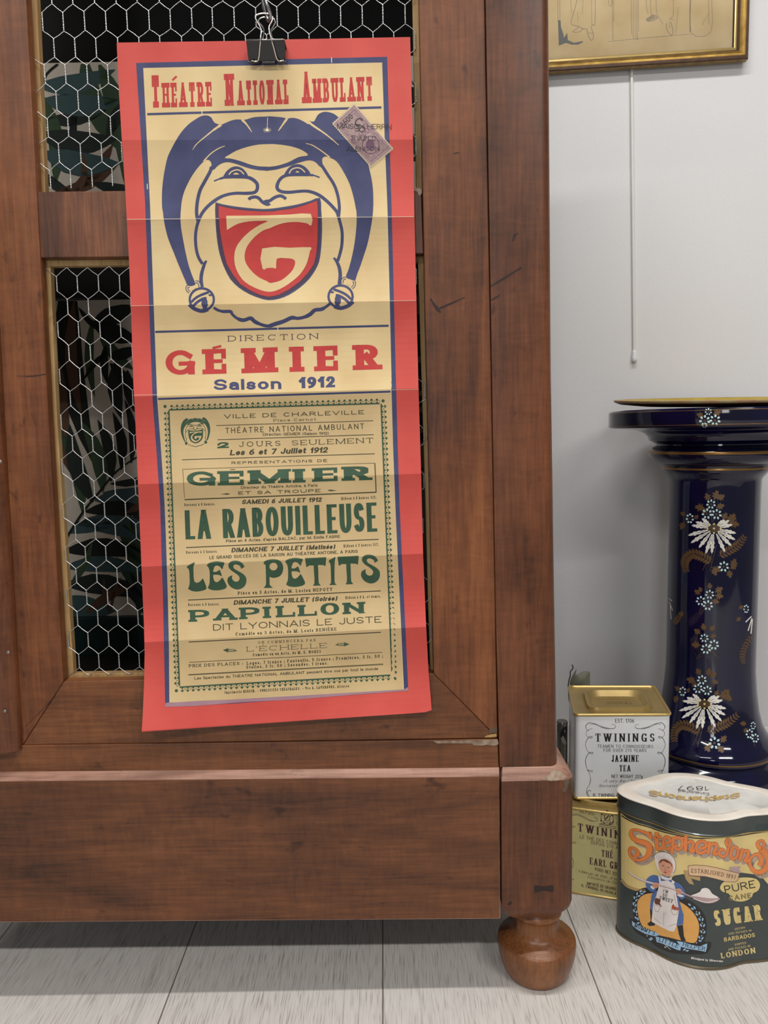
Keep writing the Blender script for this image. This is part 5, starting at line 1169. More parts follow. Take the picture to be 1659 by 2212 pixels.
name = [(s1((672, 455), (600, 420), (480, 370), (350, 335), (262, 350), (237, 420), (270, 510), (350, 570), (480, 610), (590, 650), (650, 710), (655, 800), (620, 900), (540, 980), (420, 1020), (310, 1000), (230, 920), (202, 830), (208, 765), (250, 737), (330, 757), (388, 812), (405, 880), (370, 915), (310, 885)),
         wd_([120, 60, 42, 42, 60, 75, 85, 95, 110, 120, 125, 120, 100, 75, 55, 50, 50, 48, 45, 45, 45, 50, 60, 70, 60], 10.37)), (s1((672, 385), (672, 545)), 5), (s1((815, 390), (812, 560), (812, 680), (832, 745), (880, 770), (925, 735)), 7.4), (s1((730, 520), (925, 490)), 4.4),
        (s1((1010, 640), (1100, 612), (1108, 560), (1078, 512), (1020, 497), (972, 560), (962, 660), (990, 735), (1050, 765), (1110, 748), (1140, 700)), 5.4), (s1((1185, 492), (1155, 870)), 7.2), (s1((1205, 545), (1285, 510), (1365, 535), (1393, 630), (1365, 745), (1290, 780), (1235, 745), (1240, 695), (1300, 700)), 5.6),
        (s1((1468, 460), (1455, 822)), 7.2), (s2((40, 385), (110, 345), (160, 385), (138, 480), (105, 540), (150, 552), (200, 500)), 5.8), (s2((285, 478), (360, 488), (418, 440), (408, 372), (340, 343), (262, 372), (222, 450), (234, 540), (292, 582), (370, 565), (425, 520)), 5.8), (s2((492, 352), (460, 602)), 7),
        (s2((515, 420), (580, 390), (636, 422), (608, 510), (572, 588), (620, 606), (665, 560)), 5.8), (s2((795, 545), (740, 505), (690, 535), (682, 602), (740, 650), (812, 635), (850, 560), (862, 470), (828, 400), (822, 345), (860, 310), (905, 340), (898, 400), (850, 470)), 5.2), (s2(*ellipse(985, 578, 72, 120, 16, 10)) + s2((1055, 590)), 5.6),
        (s2((1155, 488), (1090, 732)), 7), (s2((1175, 560), (1230, 535), (1270, 565), (1238, 660), (1192, 728), (1232, 752), (1300, 690)), 5.8),
        (s2((1485, 840), (1525, 760), (1510, 660), (1450, 605), (1365, 632), (1305, 700), (1295, 800), (1345, 905), (1430, 965), (1530, 955), (1630, 880), (1680, 780), (1670, 680), (1590, 560), (1485, 470), (1445, 400), (1480, 345), (1555, 338), (1585, 400), (1540, 490), (1480, 570)), wd_([90, 90, 80, 50, 40, 42, 55, 70, 85, 95, 120, 130, 125, 110, 75, 50, 40, 40, 42, 40, 30], 9.268))]
for pts, wd in name:
    c = cr(pts, n=3)
    w_ = [wd[min(int(i*len(wd)/len(c)), len(wd)-1)] for i in range(len(c))] if isinstance(wd, list) else wd
    w2 = [x+1.6 for x in w_] if isinstance(w_, list) else w_+1.6
    P.line([(x+7.5, y+8.5) for x, y in c], w_, c_sh, 2); P.line([(x+3.5, y+4), ] and [(x+3.8, y+4.2) for x, y in c], w_, c_sh, 2); P.line(c, w2, c_red, 3); P.line(c, w_, c_or, 4)
# scroll
P.fill(s2((-40, 925), (60, 930), (75, 1035), (300, 1060), (300, 1140), (120, 1090), (180, 1220), (80, 1190), (10, 1100)), c_ribon if False else c_tan, 2)
P.fill(s2((885, 860), (1000, 855), (1115, 838), (1085, 915), (1120, 950), (1085, 990), (880, 940)), c_pnk, 2)
scr = s2((60, 840), (200, 822), (400, 835), (650, 880), (880, 940), (1060, 985), (1085, 1000), (1050, 1130), (990, 1165), (800, 1150), (600, 1095), (400, 1050), (200, 1040), (80, 1030), (65, 920))
P.fill(scr, c_rib, 3); P.line(scr, .9, c_brn, 4, True)
text(P, 'ESTABLISHED 1897', s2((120, 978), (350, 985), (600, 1025), (800, 1065), (1010, 1112)), 9, style(.13, .08, 1, .06, .06, sp=.08), c_brn, 4)
# medallion with laurel and ribbon
P.fill(cr(s3((220, 640), (240, 450), (330, 350), (460, 310), (620, 330), (900, 400), (1100, 480), (1300, 580), (1480, 750), (1545, 930), (1540, 1150), (1510, 1280), (1620, 1290), (1625, 1350), (1590, 1440), (1500, 1500), (1100, 1500), (850, 1460), (640, 1360), (480, 1230), (290, 1120), (190, 970), (170, 860), (235, 880)), True, 3), c_blk, 2)
P.fill(cr(s3((300, 640), (330, 520), (420, 440), (560, 410), (750, 430), (1000, 530), (1200, 650), (1350, 820), (1410, 980), (1400, 1150), (1330, 1300), (1100, 1260), (900, 1210), (640, 1150), (480, 1080), (390, 990), (330, 840)), True, 3), c_org, 3)
for x, y, a in ((430, 385, -20), (365, 375, -55), (385, 420, -5), (300, 420, -75), (335, 460, -20), (250, 490, -95), (290, 535, -50), (235, 600, -100), (275, 630, -65), (245, 725, -110), (290, 745, -80), (275, 850, -130), (315, 870, -95), (320, 945, 170),
                (1240, 615, 40), (1290, 690, 30), (1330, 670, 55), (1370, 790, 40), (1415, 770, 85), (1420, 880, 55), (1475, 880, 95), (1445, 985, 60), (1500, 990, 110), (1450, 1100, 60), (1505, 1110, 120), (1415, 1200, 60), (1470, 1220, 125), (1430, 1265, 10), (560, 1220, 40), (535, 1240, 30), (1150, 1420, -30), (1200, 1440, -10)):
    t = R_(a); L = 34; wq = 15; c_, s_ = math.cos(t), math.sin(t)
    P.fill(s3(*[(x+u*c_-v*s_, y+u*s_+v*c_) for u, v in ((-L, 0), (-L*.3, wq), (L*.4, wq*.8), (L, 0), (L*.4, -wq*.8), (-L*.3, -wq))]), c_blue, 3)
for x, y in ((285, 480), (260, 580), (265, 690), (295, 800), (1365, 745), (1435, 835), (1465, 945), (1480, 1065), (1455, 1175), (365, 990), (480, 1175), (800, 1375), (1365, 1300)): P.fill(s3(*ellipse(x, y, 10, 10, 8)), c_wht, 3)
P.line(s3((790, 1325), (905, 1425)), .8, c_wht, 3); P.line(s3((870, 1330), (800, 1390)), .8, c_wht, 3)
for rb in (((205, 900), (250, 940), (400, 1020), (560, 1085), (690, 1140), (690, 1165), (620, 1182), (450, 1140), (300, 1060), (215, 990)), ((630, 1185), (700, 1200), (850, 1240), (1000, 1310), (1090, 1350), (1075, 1435), (1020, 1425), (850, 1350), (700, 1295), (650, 1285)),
           ((1010, 1265), (1150, 1290), (1300, 1340), (1430, 1360), (1555, 1310), (1550, 1380), (1530, 1460), (1400, 1435), (1250, 1412), (1100, 1375), (1040, 1315))):
    P.fill(s3(*rb), c_blue, 4)
LB = style(.16, .1, 1, .08, .07, sp=.1)
text(P, "MUMMY'S", s3((240, 1005), (400, 1085), (610, 1168)), 8.6, LB, c_blk, 5); text(P, 'LITTLE', s3((680, 1268), (850, 1322), (1035, 1400)), 8.6, LB, c_blk, 5); text(P, 'HELPER', s3((1110, 1352), (1300, 1402), (1520, 1440)), 8.6, LB, c_blk, 5)
# the printed child in bonnet and apron
P.fill(s3((530, 650), (560, 440), (640, 360), (1040, 480), (1100, 700), (1135, 800), (1130, 960), (1020, 1000), (800, 960), (560, 760)), c_den, 4)
P.fill(s3((1020, 1000), (1120, 975), (1140, 1180), (1180, 1270), (1090, 1262), (1050, 1150)), c_blk, 4); P.fill(s3((530, 680), (575, 740), (555, 900), (625, 955), (615, 990), (520, 1000), (480, 960), (545, 910)), c_blk, 4)
P.fill(cr(s3((460, 180), (540, 100), (620, 85), (690, 120), (700, 200), (640, 340), (600, 392), (530, 370), (460, 290)), True, 3), c_den, 4); P.fill(cr(s3((940, 240), (980, 205), (1090, 260), (1155, 370), (1165, 470), (1100, 522), (1040, 480), (1000, 400)), True, 3), c_den, 4)
P.fill(s3((690, 130), (720, 80), (900, 120), (930, 180), (940, 260), (700, 240)), c_den, 4)
P.fill(s3((700, 195), (860, 182), (970, 265), (1000, 400), (1050, 720), (1005, 1000), (960, 1100), (880, 1090), (700, 1000), (560, 920), (590, 600), (680, 330)), c_wht, 5)
for q in (((680, 100), (715, 100), (730, 200), (695, 210)), ((925, 170), (975, 200), (955, 260), (915, 240))): P.fill(s3(*q), c_wht, 5)
P.fill(s3((710, 80), (760, 100), (860, 140), (925, 120), (920, 170), (820, 180), (740, 150)), c_wht, 5)
for q in (((600, 620), (720, 650), (680, 740), (630, 730)), ((905, 700), (1045, 720), (1000, 800), (940, 790))): P.line(s3(*q), 1, c_pnk, 6, True)
P.fill(cr(s3((620, 510), (660, 500), (720, 530), (710, 590), (745, 655), (690, 620), (620, 600)), True, 3), c_brn, 6); P.fill(cr(s3((925, 640), (950, 605), (980, 650), (1040, 670), (1035, 715), (925, 690)), True, 3), c_red, 6)
for a, b in (((780, 740), (770, 990)), ((820, 740), (800, 800)), ((600, 850), (730, 960)), ((960, 420), (1020, 700)), ((660, 380), (620, 560)), ((870, 1000), (1000, 960))): P.line(s3(a, b), .9, c_pnk, 6)
P.line(cr(s3((135, 20), (250, 110), (450, 200), (650, 252), (950, 335), (1130, 410), (1280, 475)), n=4), [2.5, 4, 4.4, 4.2, 4, 3, 3], c_pnk, 6); P.line(cr(s3((140, 15), (250, 100), (450, 192), (650, 244), (950, 327), (1130, 402)), n=4), 1.8, c_wht, 7)
P.fill(cr(s3((1250, 455), (1400, 550), (1550, 592), (1700, 572), (1785, 500), (1600, 480), (1400, 470)), True, 3), c_pnk, 5); P.fill(cr(s3((1270, 452), (1350, 420), (1430, 380), (1460, 330), (1540, 315), (1600, 350), (1650, 420), (1760, 490), (1600, 500), (1400, 475)), True, 3), c_wht, 6)
P.line(cr(s3((1310, 505), (1450, 555), (1600, 570), (1740, 530)), n=4), 1.6, c_wht, 6)
for hx, hy, hr, L in ((632, 270, -10, (600, 240)), (1050, 375, 20, (1000, 340))):
    P.fill(s3(*ellipse(hx, hy, 62, 50, 14, hr)), c_skin, 8)
    for k in range(4): P.line(s3((hx-45+k*26, hy-28+k*5), (hx-38+k*26, hy+22+k*5)), .6, c_brn, 9)
P.fill(s3(*ellipse(575, 310, 45, 22, 12, 40)), c_wht, 7); P.fill(s3(*ellipse(1075, 452, 62, 22, 12, 12)), c_wht, 7)
text(P, "I'M", s3((760, 388), (850, 412)), 6.5, LB, c_blk, 7); text(P, 'SO', s3((752, 462), (838, 478)), 6.5, LB, c_blk, 7); text(P, 'SWEET', s3((690, 512), (800, 548), (935, 588)), 7.4, LB, c_blk, 7)
P.fill(cr(s1((770, 1000), (760, 930), (810, 870), (920, 832), (1080, 862), (1190, 960), (1240, 1080), (1235, 1220), (1180, 1310), (1150, 1350), (950, 1330), (860, 1250), (800, 1130)), True, 3), c_wht, 5)
P.line(cr(s1((770, 1000), (760, 930), (810, 870), (920, 832), (1080, 862), (1190, 960), (1240, 1080), (1235, 1220), (1180, 1310)), n=3), .8, c_brn, 6)
P.fill(cr(s1((850, 1060), (900, 1000), (1000, 985), (1120, 1040), (1180, 1130), (1170, 1280), (1110, 1370), (1050, 1390), (960, 1340), (890, 1250), (860, 1160)), True, 3), c_skin, 6)
for q in (((870, 1090), (900, 1020), (1000, 1000), (1080, 1040), (1150, 1110), (1160, 1180), (1120, 1100), (1040, 1070), (960, 1030), (890, 1080)),): P.fill(cr(s1(*q), True, 3), c_brn, 7)
for k in range(7): P.line(s1((800+k*55, 1000-abs(k-2)*8+k*20), (830+k*50, 900+k*14)), .7, c_pnk, 6)
for ex, ey in ((955, 1150), (1075, 1192)): P.fill(s1(*ellipse(ex, ey, 28, 11, 10, 15)), c_wht, 7); P.fill(s1(*ellipse(ex+2, ey, 11, 10, 8)), c_blk, 8); P.line(s1((ex-34, ey-6), (ex, ey-20), (ex+32, ey)), .7, c_brn, 8)
P.line(cr(s1((1010, 1160), (1000, 1220), (1005, 1245), (1035, 1245)), n=3), .6, c_red, 7); P.fill(s1((965, 1275), (1000, 1272), (1050, 1295), (1010, 1312)), c_red, 7); P.fill(s1(*ellipse(1090, 1270, 32, 24, 10)), pm('blush', (220, 132, 108)), 7)
# right hand panel
P.fill(cr(s2((700, 1290), (730, 1200), (850, 1120), (1050, 1080), (1250, 1070), (1420, 1100), (1490, 1180), (1495, 1260), (1450, 1340), (1360, 1390), (1330, 1470), (1200, 1540), (1050, 1550), (920, 1500), (880, 1400), (760, 1360)), True, 3), c_cream, 2)
text(P, 'PURE', [e3(1325, 1048), e3(1562, 1002)], 16.5, style(.13, .12, sp=.2), c_blk, 4); text(P, 'CANE', [e3(1352, 1106), e3(1532, 1083)], 11, style(.22, .18, sp=.25), c_blk, 4); text(P, 'CANE', [e3(1355, 1104), e3(1529, 1082)], 10, style(.07, .06, sp=.3), c_cream, 5)
text(P, 'SUGAR', [e3(1240, 1306), e3(1620, 1254)], 34, style(.24, .09, 1, .07, .06, sp=.09), c_cream, 3)
for x in (1285, 1365, 1450, 1530, 1600): P.line([e3(x-16, 1237-(x-1240)*.14), e3(x+16, 1232-(x-1240)*.14)], 1.6, m_sg, 4)
for s, a, b, h, S in (('GROWN', (1400, 1335), (1480, 1321), 4.6, TSAN), ('AND REFINED IN', (1350, 1372), (1530, 1344), 4.6, TSAN), ('BARBADOS', (1318, 1425), (1558, 1387), 9, style(.2, .16, sp=.16)), ('SHIPPED', (1400, 1458), (1490, 1441), 5, TSAN), ('AND PACKED IN', (1350, 1495), (1520, 1466), 5, TSAN),
                       ('LONDON', (1292, 1557), (1565, 1512), 12, style(.24, .12, 1, .1, .08, sp=.12)), ('©Designed by Silvercrane', (1057, 1560), (1180, 1575), 5, style(.2, .16, sp=.12))):
    if s[0] == '©': text(P, s, [e3(1057, 1560), e3(1180, 1577), e3(1307, 1585)], h, S, c_wht, 3)
    else: text(P, s, [e3(*a), e3(*b)], h, S, c_cream, 3)
mb = MB(); P.emit(mb); mb.build('label_print', sug, weld=False)
# ================================================================== PEDESTAL AND PLATE
m_cob = mat('cobalt_glaze', (12, 12, 52), .07, 0, var=.3, scale=12, coat=.15, rgb2=(8, 8, 30)); m_gilt = mat('gilt_line', (150, 112, 58), .3, .7); m_gleaf = mat('gilt_leaf', (100, 74, 44), .45, .2)
m_wp = mat('enamel_white', (232, 228, 218), .35); m_bp = mat('enamel_pale_blue', (196, 224, 222), .3); m_yd = mat('enamel_yellow', (226, 206, 130), .35); m_brc = mat('daisy_centre', (70, 50, 34), .4)
AX = 1537.0; YS = .50
def sz(py): return on_y(AX, py, YS).z
A0 = on_y(AX, 1250, YS); ZD = (A0-C).dot(F_)
def srz(hw, py):
    p = on_y(AX, py, YS); return (hw*(p-C).dot(F_)/FPX, p.z)
stand_prof = [(0, 884), (215, 884), (221, 885.5), (223.5, 889), (223.5, 917), (221, 921), (213, 922.5), (190, 924), (166, 926.5), (148, 933), (140, 940), (138, 946), (136, 950), (129, 953), (123, 957), (123, 960), (130, 963), (135, 967), (137.5, 974), (136, 983), (132, 990), (124, 996), (118, 999),
              (110, 1002), (108.5, 1006), (108.5, 1012), (104, 1019), (98, 1026), (94, 1031), (92.5, 1036), (91.5, 1060), (91, 1150), (90.5, 1300), (90, 1400), (90, 1437), (93, 1480), (98, 1520), (104, 1546), (112, 1565), (121, 1577), (128, 1586), (131, 1592), (131.5, 1600), (130, 1607), (127, 1610),
              (130, 1614), (140, 1620), (146, 1630), (148, 1650)]
prof = [srz(h, y) for h, y in stand_prof]; prof.append((prof[-1][0]*1.02, 0.004)); prof.append((prof[-1][0]*.98, 0)); prof.append((0, 0))
SX = on_y(AX, 1300, YS).x
ped = empty('pedestal', (SX, YS, 0), 'tall cobalt blue glazed pedestal column painted with white flowers by the wall', 'pedestal')
mb = MB(); mb.lathe(prof, m_cob, (SX, YS), 96, False); mb.build('column', ped, auto=35)
pr_ = sorted([(z, r) for r, z in prof], key=lambda t: t[0])
def rad(z):
    zs = pr_
    if z <= zs[0][0]: return zs[0][1]
    for a, b in zip(zs, zs[1:]):
        if z <= b[0]: return a[1]+(b[1]-a[1])*(z-a[0])/max(b[0]-a[0], 1e-9)
    return zs[-1][1]
def gband(y0, y1):
    mb = MB(); z0, z1 = sz(y0), sz(y1); mb.lathe([(rad(z1)+.0004, z1), (rad((z0+z1)/2)+.0006, (z0+z1)/2), (rad(z0)+.0004, z0)], m_gilt, (SX, YS), 96, False); mb.build('gilt_band', ped, smooth=True)
gband(972, 977.5); gband(1007, 1011); gband(889, 889.9); gband(916.6, 917.6); gband(1598, 1600)
def on_stand(px, py):
    d = ray(px, py); d2 = Vector((d.x, d.y)); o2 = Vector((C.x-SX, C.y-YS)); tm = -o2.dot(d2)/d2.dot(d2); lo, hi = None, tm
    t = tm-.26/d2.length; n_ = 60; prev = t
    for k in range(n_+1):
        t = (tm-.26/d2.length) + k/n_*.26/d2.length; p = C+d*t
        if math.hypot(p.x-SX, p.y-YS) <= rad(p.z): lo, hi = prev, t; break
        prev = t
    if lo is None: return C+d*tm
    for _ in range(18):
        t = (lo+hi)/2; p = C+d*t
        if math.hypot(p.x-SX, p.y-YS) <= rad(p.z): hi = t
        else: lo = t
    return C+d*hi
P = Print(on_stand, 5, 5, step=.0001)
def bflower(Z, x, y, r, sq=1):
    for k in range(7):
        a = k/7*2*math.pi+.3; P.fill(Z(*ellipse(x+r*sq*math.cos(a), y+r*math.sin(a), r*.36*max(sq, .6), r*.26, 8, math.degrees(a))), m_bp, 3)
    P.fill(Z(*ellipse(x, y, r*.34*sq, r*.34, 8)), m_brc, 2)
def gleaf(Z, x, y, a, L):
    """lobed gilt leaf pointing along angle a (degrees)"""
    shp = [(0, .06), (.2, .10), (.28, .42), (.42, .22), (.6, .46), (.68, .2), (1, .12), (.92, 0), (1, -.14), (.68, -.2), (.62, -.44), (.42, -.22), (.3, -.4), (.2, -.10), (0, -.06)]
    c_, s_ = math.cos(R_(a)), math.sin(R_(a)); P.fill(Z(*[(x+L*(u*c_-v*s_), y+L*(u*s_+v*c_)) for u, v in shp]), m_gleaf, 1)
def fern(Z, pts, L):
    c = cr(pts, n=4); P.line(Z(*c), .8, m_gleaf, 1); n_ = len(c)
    for i in range(1, n_-1):
        x, y = c[i]; a0 = math.atan2(c[i+1][1]-y, c[i+1][0]-x); l_ = L*(.55+.45*math.sin(math.pi*min(1, .25+i/n_*.8)))
        for s in (1, -1):
            a = a0+s*1.0; P.fill(Z(*[(x+l_*(u*math.cos(a)-v*math.sin(a)), y+l_*(u*math.sin(a)+v*math.cos(a))) for u, v in ((0, 0), (.3, .2), (.7, .18), (1, 0), (.7, -.16), (.3, -.18))]), m_gleaf, 1)
def daisy(Z, x, y, k, petals):
    for a, L in petals:
        c_, s_ = math.cos(R_(a)), math.sin(R_(a)); L *= k; w_ = 34*k; sh = []
        us = (.22, .35, .45, .55, .62, .72, .78, .88, 1)
        up = [(.22, .12), (.4, .34), (.46, .28), (.58, .55), (.64, .40), (.76, .62), (.8, .36), (.9, .34), (1, 0)]; dn = [(.9, -.34), (.8, -.3), (.76, -.6), (.64, -.38), (.58, -.55), (.46, -.28), (.4, -.34), (.22, -.12)]
        P.fill(Z(*[(x+u*L*c_-v*w_*s_, y+(u*L*s_+v*w_*c_)) for u, v in up+dn]), m_wp, 2)
        P.line(Z((x+.3*L*c_, y+.3*L*s_), (x+.62*L*c_, y+.62*L*s_)), .8, m_brc, 3)
    P.fill(Z(*ellipse(x, y, 60*k, 40*k, 16)), m_brc, 3)
    for i in range(8):
        a = i/8*2*math.pi; P.fill(Z(*ellipse(x+62*k*math.cos(a), y+42*k*math.sin(a), 10*k, 9*k, 8)), m_yd, 4)
    P.fill(Z(*ellipse(x, y, 11*k, 10*k, 8)), m_yd, 4)
PET = [(-160, 185), (-140, 150), (-172, 215), (165, 255), (148, 260), (128, 235), (108, 255), (95, 240), (65, 250), (45, 235), (28, 230), (12, 215), (-12, 180), (-28, 165), (-40, 130)]
Z7 = lambda *p: zc(1280, 840, 4.377, p); Z8 = lambda *p: zc(1380, 1240, 4.81, p)
# upper spray
for x, y, a, L in ((1100, 1060, -110, 80), (1150, 1050, -70, 95), (1180, 1045, -30, 80), (1170, 1120, -15, 80), (1060, 1130, 190, 95), (1080, 1130, 130, 60), (880, 1200, 215, 60), (870, 1260, 120, 80), (960, 1230, -40, 55), (1230, 1240, -60, 80), (1260, 1260, -25, 110), (1300, 1270, 10, 90), (1290, 1250, -50, 90),
                   (1140, 1690, 70, 80), (1150, 1690, 30, 70), (1300, 1700, -30, 75), (1320, 1690, -70, 90), (1290, 1710, 80, 80)): gleaf(Z7, x, y, a, L)
fern(Z7, [(1130, 1640), (1040, 1590), (950, 1560), (890, 1600), (870, 1660), (890, 1730)], 62); fern(Z7, [(1190, 1580), (1290, 1530), (1380, 1470), (1440, 1390)], 58)
for a, b in (((1150, 1480), (1100, 1660)), ((1170, 1480), (1110, 1720)), ((1130, 1490), (1040, 1720)), ((1120, 1690), (1200, 1670)), ((1130, 1260), (1120, 1130)), ((1140, 1260), (1160, 1200))): P.line(Z7(a, b), .8, m_gleaf, 1)
for x, y, r, s in ((1120, 1090, 34, 1), (1082, 1180, 38, 1), (1172, 1185, 38, 1), (920, 1225, 38, .75), (1240, 1680, 38, 1)): bflower(Z7, x, y, r, s)
daisy(Z7, 1148, 1320, 1, PET)
# flowers on the lip
for x, y, r in ((1095, 215, 26), (1060, 300, 40), (1158, 295, 40), (1060, 345, 20)): bflower(Z7, x, y, r)
for x, y, a, L in ((1050, 260, 200, 70), (1140, 240, -20, 80)): gleaf(Z7, x, y, a, L)
# middle sprigs
for x, y, a, L in ((640, 210, 215, 75), (650, 190, 250, 60), (740, 160, 265, 70), (790, 190, -30, 95), (790, 220, 10, 90), (760, 270, 20, 80), (640, 620, 215, 80), (680, 590, 260, 80), (740, 590, -50, 70), (740, 650, -10, 65), (640, 740, 185, 95)): gleaf(Z8, x, y, a, L)
for x, y, r in ((735, 212, 36), (642, 278, 38), (718, 325, 40), (680, 665, 34), (780, 735, 40), (697, 778, 40)): bflower(Z8, x, y, r)
for a, b in (((650, 320), (628, 420)), ((690, 350), (640, 425)), ((760, 790), (830, 880)), ((740, 800), (800, 850)), ((650, 850), (590, 890))): P.line(Z8(a, b), .8, m_gleaf, 1)
# sides
gleaf(Z8, 430, 450, -70, 70); fern(Z8, [(360, 520), (400, 470), (440, 400)], 40)
for a, b in (((310, 250), (345, 280)), ((318, 290), (350, 380)), ((325, 330), (335, 470))): P.line(Z8(a, b), 1.4, m_wp, 2)
gleaf(Z8, 1090, 330, 150, 60); gleaf(Z8, 1060, 450, 140, 60); fern(Z8, [(1180, 640), (1110, 740), (1075, 850), (1090, 930)], 42); bflower(Z8, 1115, 362, 36, .6)
for a, b in (((1170, 440), (1110, 500)), ((1175, 460), (1135, 590)), ((1180, 470), (1165, 620))): P.line(Z8(a, b), 2.4, m_wp, 2)
# lower spray
for x, y, a, L in ((640, 1050, 240, 80), (720, 1060, -80, 85), (740, 1070, -30, 80), (760, 1110, 20, 70), (590, 1120, 200, 100), (600, 1130, 140, 60), (430, 1210, 215, 70), (400, 1260, 110, 80), (500, 1230, -60, 50), (790, 1270, -60, 70), (830, 1270, -10, 120), (870, 1260, -40, 90), (900, 1270, 30, 80), (690, 1770, 60, 90), (720, 1780, 10, 60), (850, 1750, -50, 90), (830, 1780, 60, 90), (1120, 1560, 190, 70), (1130, 1600, 130, 60)): gleaf(Z8, x, y, a, L)
fern(Z8, [(640, 1650), (540, 1590), (440, 1570), (370, 1640), (370, 1740)], 68); fern(Z8, [(700, 1640), (820, 1590), (930, 1540), (1030, 1460)], 66)
for a, b in (((690, 1480), (610, 1800)), ((700, 1480), (560, 1780)), ((680, 1480), (600, 1680)), ((690, 1740), (760, 1750)), ((1180, 1700), (1210, 1800))): P.line(Z8(a, b), .9, m_gleaf, 1)
for x, y, r, s in ((655, 1100, 38, 1), (615, 1190, 38, 1), (710, 1210, 38, 1), (455, 1220, 40, .7), (785, 1755, 48, 1), (1187, 1575, 34, .6), (1150, 1660, 40, .75), (1210, 1705, 38, .8)): bflower(Z8, x, y, r, s)
daisy(Z8, 682, 1350, 1.08, PET)
mb = MB(); P.emit(mb); mb.build('painted_flowers', ped, weld=False)
# plate standing on top, tipped a little to the front
m_och = mat('plate_ochre', (182, 158, 52), .4, var=.08, scale=40, rgb2=(160, 134, 42)); m_rim = mat('plate_rim_paint', (150, 92, 70), .5, scale=30, rgb2=(160, 150, 104)); m_pb = mat('plate_back', (84, 52, 36), .5)
PR = srz(213, 874)[0]; zt0 = prof[1][1]
plate = empty('plate', (SX, YS, zt0), 'shallow ochre yellow plate with red rim resting on the blue pedestal', 'plate')
def tilted(pr, m, mb):
    rings = []; ta = R_(2.8)
    for r, z in pr:
        rg = []
        for j in range(72):
            a = 2*math.pi*j/72; x, y = r*math.cos(a), r*math.sin(a); yy = y+PR*.72
            rg.append((SX+x, YS-PR*.72+yy*math.cos(ta)-z*math.sin(ta), zt0+.0006+yy*math.sin(ta)+z*math.cos(ta)))
        rings.append(rg)
    mb.loft(rings, m, True, False)
mb = MB(); tilted([(PR*.72, 0), (PR*.93, .004), (PR*.985, .0075)], m_pb, mb); mb.build('plate_back', plate, auto=40)
mb = MB(); tilted([(PR*.985, .0075), (PR, .0095), (PR*1.0, .012), (PR*.985, .013), (PR*.965, .0125)][:], m_rim, mb); 
mb.f = [f for f in mb.f if len(f) == 4]; mb.mi = [0]*len(mb.f); mb.build('plate_rim', plate, auto=60)
mb = MB(); tilted([(PR*.70, .003), (PR*.92, .007), (PR*.965, .0125)], m_och, mb); mb.build('plate_well', plate, auto=40)
# ================================================================== PICTURE ON THE WALL
def on_wall(px, py, d=0): return on_pl(px, py, WP+WN*d, WN)
br = on_wall(1617.5, 125.5, .028); ub = (br-WP).dot(WT); zb_ = br.z; U0, U1, ZB, ZTP = ub-.52, ub, zb_, zb_+.40
pic = empty('picture', wallpt((U0+U1)/2, ZB, .02), 'pencil drawing on aged paper in a narrow gilt frame on the white wall', 'picture')
def prect(w_, d): return [wallpt(u, z, d) for u, z in ((U0+w_, ZB+w_), (U1-w_, ZB+w_), (U1-w_, ZTP-w_), (U0+w_, ZTP-w_))]
m_gf = mat('frame_gilt', (186, 152, 78), .32, .75, var=.2, scale=50, rgb2=(140, 106, 50)); m_gfd = mat('frame_dark', (84, 60, 44), .5, .3, var=.2); m_gfs = mat('frame_side', (160, 132, 74), .4, .5, rgb2=(120, 96, 56)); m_gfb = mat('frame_bright', (214, 184, 118), .28, .8)
mb = MB()
for a, b, m_ in (((0, .009), (0, .024), m_gfs), ((0, .024), (.002, .0265), m_gfd), ((.002, .0265), (.007, .028), m_gfd), ((.007, .028), (.011, .0285), m_gf), ((.011, .0285), (.018, .024), m_gf), ((.018, .024), (.0225, .0185), m_gfd), ((.0225, .0185), (.0255, .0195), m_gfb), ((.0255, .0195), (.0275, .0185), m_gfb), ((.0275, .0185), (.029, .0135), m_gfd), ((.029, .0135), (.029, .009), m_gfd), ((.029, .009), (0, .009), m_gfd)):
    mb.loft([prect(*a), prect(*b)], m_, False, False)
mb.build('picture_frame', pic, auto=30)
m_pap = mat('aged_paper', (222, 200, 158), .75, var=.1, scale=14, rgb2=(204, 178, 130)); m_pen = mat('pencil_grey', (128, 122, 112), .7); m_penb = mat('pencil_blue_grey', (112, 112, 110), .7)
mb = MB(); r_ = prect(.027, .0115); mb.add(r_, [(0, 1, 2, 3)], m_pap); mb.add([p-WN*.002 for p in r_], [(3, 2, 1, 0)], m_pap)
P = Print(lambda a, b: on_wall(a, b, .0115), 9000, 9000)
k5 = lambda *p: zc(1184, 0, 6.48, p); k6 = lambda *p: zc(1400, 0, 6.405, p)
